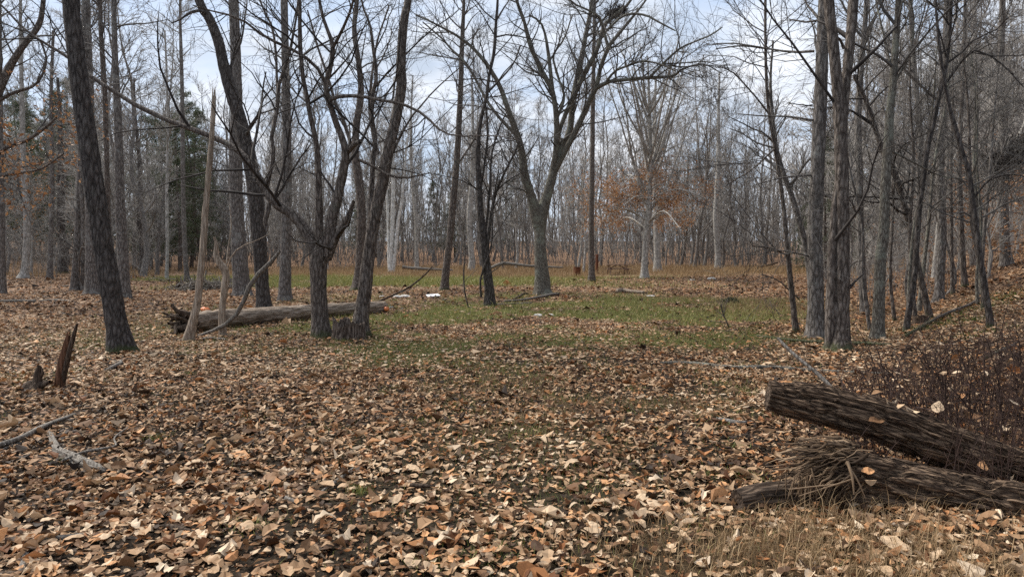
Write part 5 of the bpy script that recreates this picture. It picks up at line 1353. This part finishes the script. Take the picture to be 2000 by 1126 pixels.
P2, R2 = grow(P1, R1, n * 7, 0.2, 1, (0.04, 0.14), (30, 80), 3, 0.7, 0.002, 0.0, 0.25, g, rmin=0.0013)
tubes(bb_, P, R, 4, tip=True); tubes(bb_, P1, R1, 3, tip=True); tubes(bb_, P2, R2, 3, tip=True)
# low stems between, under and before the logs
n = 150
px = np.where(g.uniform(size=n) < 0.6, g.uniform(1560, 2050, n), g.uniform(1840, 2080, n)); Y = np.where(px > 1840, g.uniform(4.3, 5.3, n), g.uniform(4.65, 5.3, n)); X = (px - CX) / F * Y
hh = g.uniform(0.15, 0.42, n) * np.where(px > 1840, 1.5, 1)
P = np.stack([X[:, None] + g.normal(0, 0.1, (n, 1)) * s ** 2, Y[:, None] + g.normal(0, 0.06, (n, 1)) * s ** 2, height(X, Y)[:, None] + hh[:, None] * s], -1)
R = np.full((n, 1), 0.0035) * np.linspace(1, 0.5, K)[None]
P1, R1 = grow(P, R, n * 5, 0.1, 1, (0.08, 0.25), (30, 80), 4, 0.7, 0.003, 0.0, 0.28, g, rmin=0.0014)
tubes(bb_, P, R, 4, tip=True); tubes(bb_, P1, R1, 3, tip=True)
o = link('bramble_thicket', bb_.mesh('bramble_thicket', M['bramble']), kind='stuff'); o['label'] = 'dense dark brown bramble stems behind the logs at the lower right'
# leaves caught on the brambles and logs
for (x, y, Yd, tone, sz, lab) in ((1920, 914, 4.55, 0.80, 0.10, 'pale tan leaf caught on the logs at the right'), (1700, 945, 4.15, 0.7, 0.08, 'tan leaf hanging below the splintered end'),
        (1695, 922, 4.15, 0.75, 0.09, 'pale leaf resting on the splintered log'), (1778, 806, 4.93, 0.85, 0.10, 'pale folded leaf standing on top of the sawn log'), (1742, 796, 4.95, 0.7, 0.13, 'broad tan leaf lying on top of the sawn log'),
        (1895, 815, 5.5, 0.25, 0.14, 'dark brown leaf caught in the brambles'), (1713, 822, 4.85, 0.3, 0.13, 'brown curled leaf on the flank of the sawn log'), (1900, 1030, 3.9, 0.75, 0.11, 'upright pale leaf before the splintered log')):
    b = MB(); p = leaf_params(1, rng); p['tone'] = np.array([tone]); p['kind'] = np.array([0]); p['tilt'] = np.array([0.55]); p['tiltdir'] = np.array([0.2]); p['yaw'] = rng.uniform(0, 6, 1)
    leaf_batch(b, np.zeros((1, 3)), size=np.array([sz]), S=7, **p)
    o = link('dead_leaf', b.mesh('dead_leaf', M['leaf'], smooth=False), None, at(x, y, Yd)); o['label'] = lab; o['category'] = 'leaf'

# dark vine tangle in the trees at the upper right and nest-like clump in the forked tree
def tangle(name, label, cat, c, rx, ry, rz, n, r, seed, mat):
    g = np.random.default_rng(seed)
    root = thing(name, label, cat, c)
    u = g.normal(size=(n, 3)) * np.array([rx, ry, rz]) * 0.5; u[:, 2] += 0.3 * rz * np.sin(u[:, 0] / rx * 3)
    d = nrm(g.normal(size=(n, 3)) * np.array([1, 1, 0.8])); s = np.linspace(-0.5, 0.5, 5)
    P = u[:, None] + d[:, None] * (s[None, :, None] * rx * 0.9) + g.normal(0, rx * 0.06, (n, 5, 3))
    b = MB(); tubes(b, P, np.full((n, 5), r), 3); link('stems', b.mesh('stems', M[mat]), root, kind='stuff')
tangle('vine_tangle', 'dark tangled vine mass hanging among the trees at the upper right', 'vine', at(1972, 303, 21), 0.75, 0.6, 0.42, 750, 0.0075, 3, 'twig_dark')
tangle('twig_nest', 'dark clump of twigs high in the large forked tree', 'nest', at(1205, 24, 26.2), 0.34, 0.25, 0.16, 420, 0.008, 4, 'twig_dark')

# moss cushions on the bank
g = np.random.default_rng(66)
mm = MB()
for (x, y, n, sx, sy) in ((1835, 636, 4200, 0.40, 0.16), (1880, 612, 2200, 0.5, 0.15), (1960, 583, 2200, 0.5, 0.2), (1900, 655, 900, 0.3, 0.1), (1985, 570, 1200, 0.5, 0.3)):
    p = hit(x, y)
    X = p[0] + g.normal(0, sx, n); Y = p[1] + g.normal(0, sy, n) * 2 
    h = 0.04 * np.exp(g.normal(0, 0.3, n))
    blades(mm, X, Y, h, np.full(n, 0.010), g.uniform(0, 0.7, n), g, g.uniform(0, 1, n))
o = link('moss', mm.mesh('moss', M['moss']), kind='stuff'); o['label'] = 'bright green moss on the edge of the leafy bank'

# ------------------------------------------------------------------ man-made and small things
def box_v(c, sx, sy, sz, R=None):
    v = np.array([[x, y, z] for z in (-.5, .5) for y in (-.5, .5) for x in (-.5, .5)]) * [sx, sy, sz]
    if R is not None: v = v @ R.T
    q = [[0, 2, 3, 1], [4, 5, 7, 6], [0, 1, 5, 4], [2, 6, 7, 3], [0, 4, 6, 2], [1, 3, 7, 5]]
    return v + np.asarray(c), q
M['table_wood'] = plain_mat('weathered_table_wood', (0.09, 0.055, 0.04), (0.20, 0.13, 0.10), 12)
M['rust'] = plain_mat('rusty_metal', (0.07, 0.026, 0.014), (0.20, 0.075, 0.036), 9)
M['white'] = plain_mat('white_board', (0.62, 0.62, 0.63), (0.78, 0.78, 0.78), 6, bump=0.05)
M['pumpkin'] = plain_mat('pumpkin_skin', (0.52, 0.13, 0.04), (0.66, 0.22, 0.07), 6, rough=0.5, bump=0.05, spec=0.4)
M['stem_green'] = plain_mat('pumpkin_stalk', (0.10, 0.09, 0.04), (0.22, 0.19, 0.09), 20)
M['stone'] = plain_mat('pale_stone', (0.30, 0.29, 0.27), (0.62, 0.60, 0.56), 9)
M['blue'] = plain_mat('faded_blue_plastic', (0.16, 0.24, 0.34), (0.28, 0.37, 0.46), 9)

tb = hit(1206, 537); tb = np.array([(1206 - CX) / F * 53, 53, 0]); tb[2] = float(height(tb[0], tb[1]))
table = thing('picnic_table', 'weathered wooden picnic table at the far edge of the clearing', 'picnic table', tb, (0, 0, 0.06))
def tpart(name, c, sx, sy, sz, R=None, mat='table_wood'):
    v, q = box_v(c, sx, sy, sz, R); b = MB(); b.add(v, q); link(name, b.mesh(name, M[mat], smooth=False), table)
for i in range(5): tpart('top_plank', (0, -0.30 + 0.15 * i, 0.75), 1.8, 0.14, 0.04)
for sgn in (-1, 1):
    for i in range(2): tpart('seat_plank', (0, sgn * (0.62 + 0.15 * i), 0.45), 1.8, 0.14, 0.04)
def rx(a): return np.array([[1, 0, 0], [0, math.cos(a), -math.sin(a)], [0, math.sin(a), math.cos(a)]])
def ry(a): return np.array([[math.cos(a), 0, math.sin(a)], [0, 1, 0], [-math.sin(a), 0, math.cos(a)]])
for x in (-0.65, 0.65):
    for sgn in (-1, 1): tpart('leg', (x, sgn * 0.42, 0.36), 0.05, 0.10, 0.85, rx(sgn * 0.45))
    tpart('seat_beam', (x + 0.053, 0, 0.405), 0.05, 1.6, 0.09)
    tpart('brace', (x * 0.55, 0, 0.58), 0.62, 0.05, 0.06, ry(0.5 if x > 0 else -0.5))

bp_ = np.array([(1127 - CX) / F * 52, 52.0, 0]); bp_[2] = float(height(bp_[0], bp_[1]))
def lathe(name, prof, root, mat, sides=24, lobes=0, smooth=True):
    th = np.arange(sides) / sides * 6.283
    V = np.concatenate([np.stack([np.cos(th) * r * (1 - lobes * np.abs(np.cos(th * 5)) ** 6), np.sin(th) * r * (1 - lobes * np.abs(np.cos(th * 5)) ** 6), np.full(sides, z)], 1) for r, z in prof])
    k = np.arange(len(prof) - 1)[:, None]; j = np.arange(sides)[None]; a = k * sides + j; b2 = k * sides + (j + 1) % sides
    b = MB(); b.add(V, np.stack([a, b2, b2 + sides, a + sides], -1).reshape(-1, 4))
    return link(name, b.mesh(name, M[mat], smooth=smooth), root)
barrel = thing('fire_barrel', 'rusty open steel barrel on the grass right of the forked tree', 'barrel', bp_)
lathe('body', [(0.02, 0.0), (0.27, 0.0), (0.28, 0.02), (0.275, 0.20), (0.288, 0.22), (0.275, 0.24), (0.275, 0.44), (0.288, 0.46), (0.275, 0.48), (0.275, 0.66), (0.285, 0.68), (0.262, 0.68), (0.262, 0.06), (0.02, 0.05)], barrel, 'rust', smooth=False)
po = np.array([(1166 - CX) / F * 55, 55.0, 0]); po[2] = float(height(po[0], po[1]))
post = thing('rusty_post', 'rusty brown post just behind the slim straight tree', 'post', po)
lathe('shaft', [(0.0, 1.55), (0.10, 1.55), (0.115, 1.5), (0.11, 1.0), (0.115, 0.4), (0.11, 0.0)], post, 'rust', 14)

wb = hit(846, 579)
board = thing('white_board', 'flat white board lying on the leaves in the clearing', 'board', wb, (0.05, -0.06, 0.25))
v, q = box_v((0, 0, 0.05), 0.46, 0.62, 0.025); b = MB(); b.add(v, q); link('panel', b.mesh('panel', M['white'], smooth=False), board)
v, q = box_v((0, 0, 0.068), 0.40, 0.03, 0.008); b = MB(); b.add(v, q); link('batten', b.mesh('batten', M['white'], smooth=False), board)

def pumpkin(x, y, Yd, r, label, sq=0.8, rot=(0, 0, 0)):
    p = at(x, y, Yd); p[2] = max(p[2], float(height(p[0], p[1])) + r * sq * 0.9)
    root = thing('pumpkin', label, 'pumpkin', p, rot)
    a = np.linspace(-1.5, 1.5, 12)
    lathe('body', [(max(r * math.cos(t), 0.01), r * sq * math.sin(t) * (1 - 0.12 * math.cos(t * 1.0) ** 8)) for t in a], root, 'pumpkin', 40, 0.14)
    lathe('stalk', [(0.018, r * sq * 0.9), (0.012, r * sq * 1.15), (0.014, r * sq * 1.35), (0.001, r * sq * 1.36)], root, 'stem_green', 8)
pY = hit(400, 640)[1]
pumpkin(401, 604, pY + 0.45, 0.10, 'small orange pumpkin behind the root end of the fallen log', 0.55, (0.1, 0.2, 0))
pumpkin(755, 603, hit(757, 612)[1], 0.075, 'small orange pumpkin at the thin end of the fallen log', 0.85, (0.5, 0.2, 0))

def stone(x, y, r, label, name='stone', mat='stone', sq=0.5):
    p = hit(x, y); g = np.random.default_rng(int(x * 7 + y))
    u = np.linspace(-1.5, 1.5, 8); th = np.arange(12) / 12 * 6.283
    V = np.array([[math.cos(t) * math.cos(a), math.cos(t) * math.sin(a), math.sin(t)] for t in u for a in th])
    n_ = fbm(V[:, 0] * 1.4 + x, V[:, 1] * 1.4, V[:, 2] * 1.4, seed=int(x)); V = V * (0.7 + 0.6 * n_)[:, None] * [r * 1.25, r, r * sq]
    b = MB(); k = np.arange(7)[:, None]; j = np.arange(12)[None]; a = k * 12 + j; b2 = k * 12 + (j + 1) % 12
    b.add(V, np.stack([a, b2, b2 + 12, a + 12], -1).reshape(-1, 4))
    o = link(name, b.mesh(name, M[mat], smooth=False), None, (p[0], p[1], p[2] + r * sq * 0.4)); o['label'] = label; o['category'] = 'stone'
stone(746, 580, 0.09, 'small pale stone on the leaves just past the curved trunk')
stone(776, 581, 0.12, 'pale stone left of the wider pale stone on the leaves')
stone(790, 581, 0.17, 'wider pale stone left of the white board')
stone(1050, 617, 0.09, 'small white stone in the grass before the forked tree')
stone(1076, 616, 0.07, 'small grey stone right of the white stone in the grass')
stone(1390, 546, 0.22, 'pale stone on the leafy mound right of the beech')
stone(1352, 547, 0.16, 'flat pale stone on the leafy mound', sq=0.3)
stone(1270, 579, 0.14, 'flat pale stone in the grass behind the short log', sq=0.3)
stone(765, 600, 0.05, 'small bluish stone beside the pumpkin at the thin log end', mat='blue')
dead_stem('cut_stump', 'dark low stump at the foot of the slim trees on the right', 'stump', [(1798, 632, 30), (1798, 626, 28), (1798, 616, 27)], 'rot_wood', sides=18, jag=0.02, seed=57, amp=0.12, flare=0.1)
ground_stick('short_log', 'short dark log in tan grass seen past the lichened tree', [(1727, 557, 9), (1738, 556, 10), (1750, 558, 9)], 'rot_wood', 0.0, sides=10, seed=58, cat='log')
# small dark shrub in the grass
sp = hit(1424, 592)
tangle('low_shrub', 'small dark green shrub in the grass right of the clearing', 'shrub', sp + [0, 0, 0.06], 0.26, 0.2, 0.10, 220, 0.005, 9, 'needle')
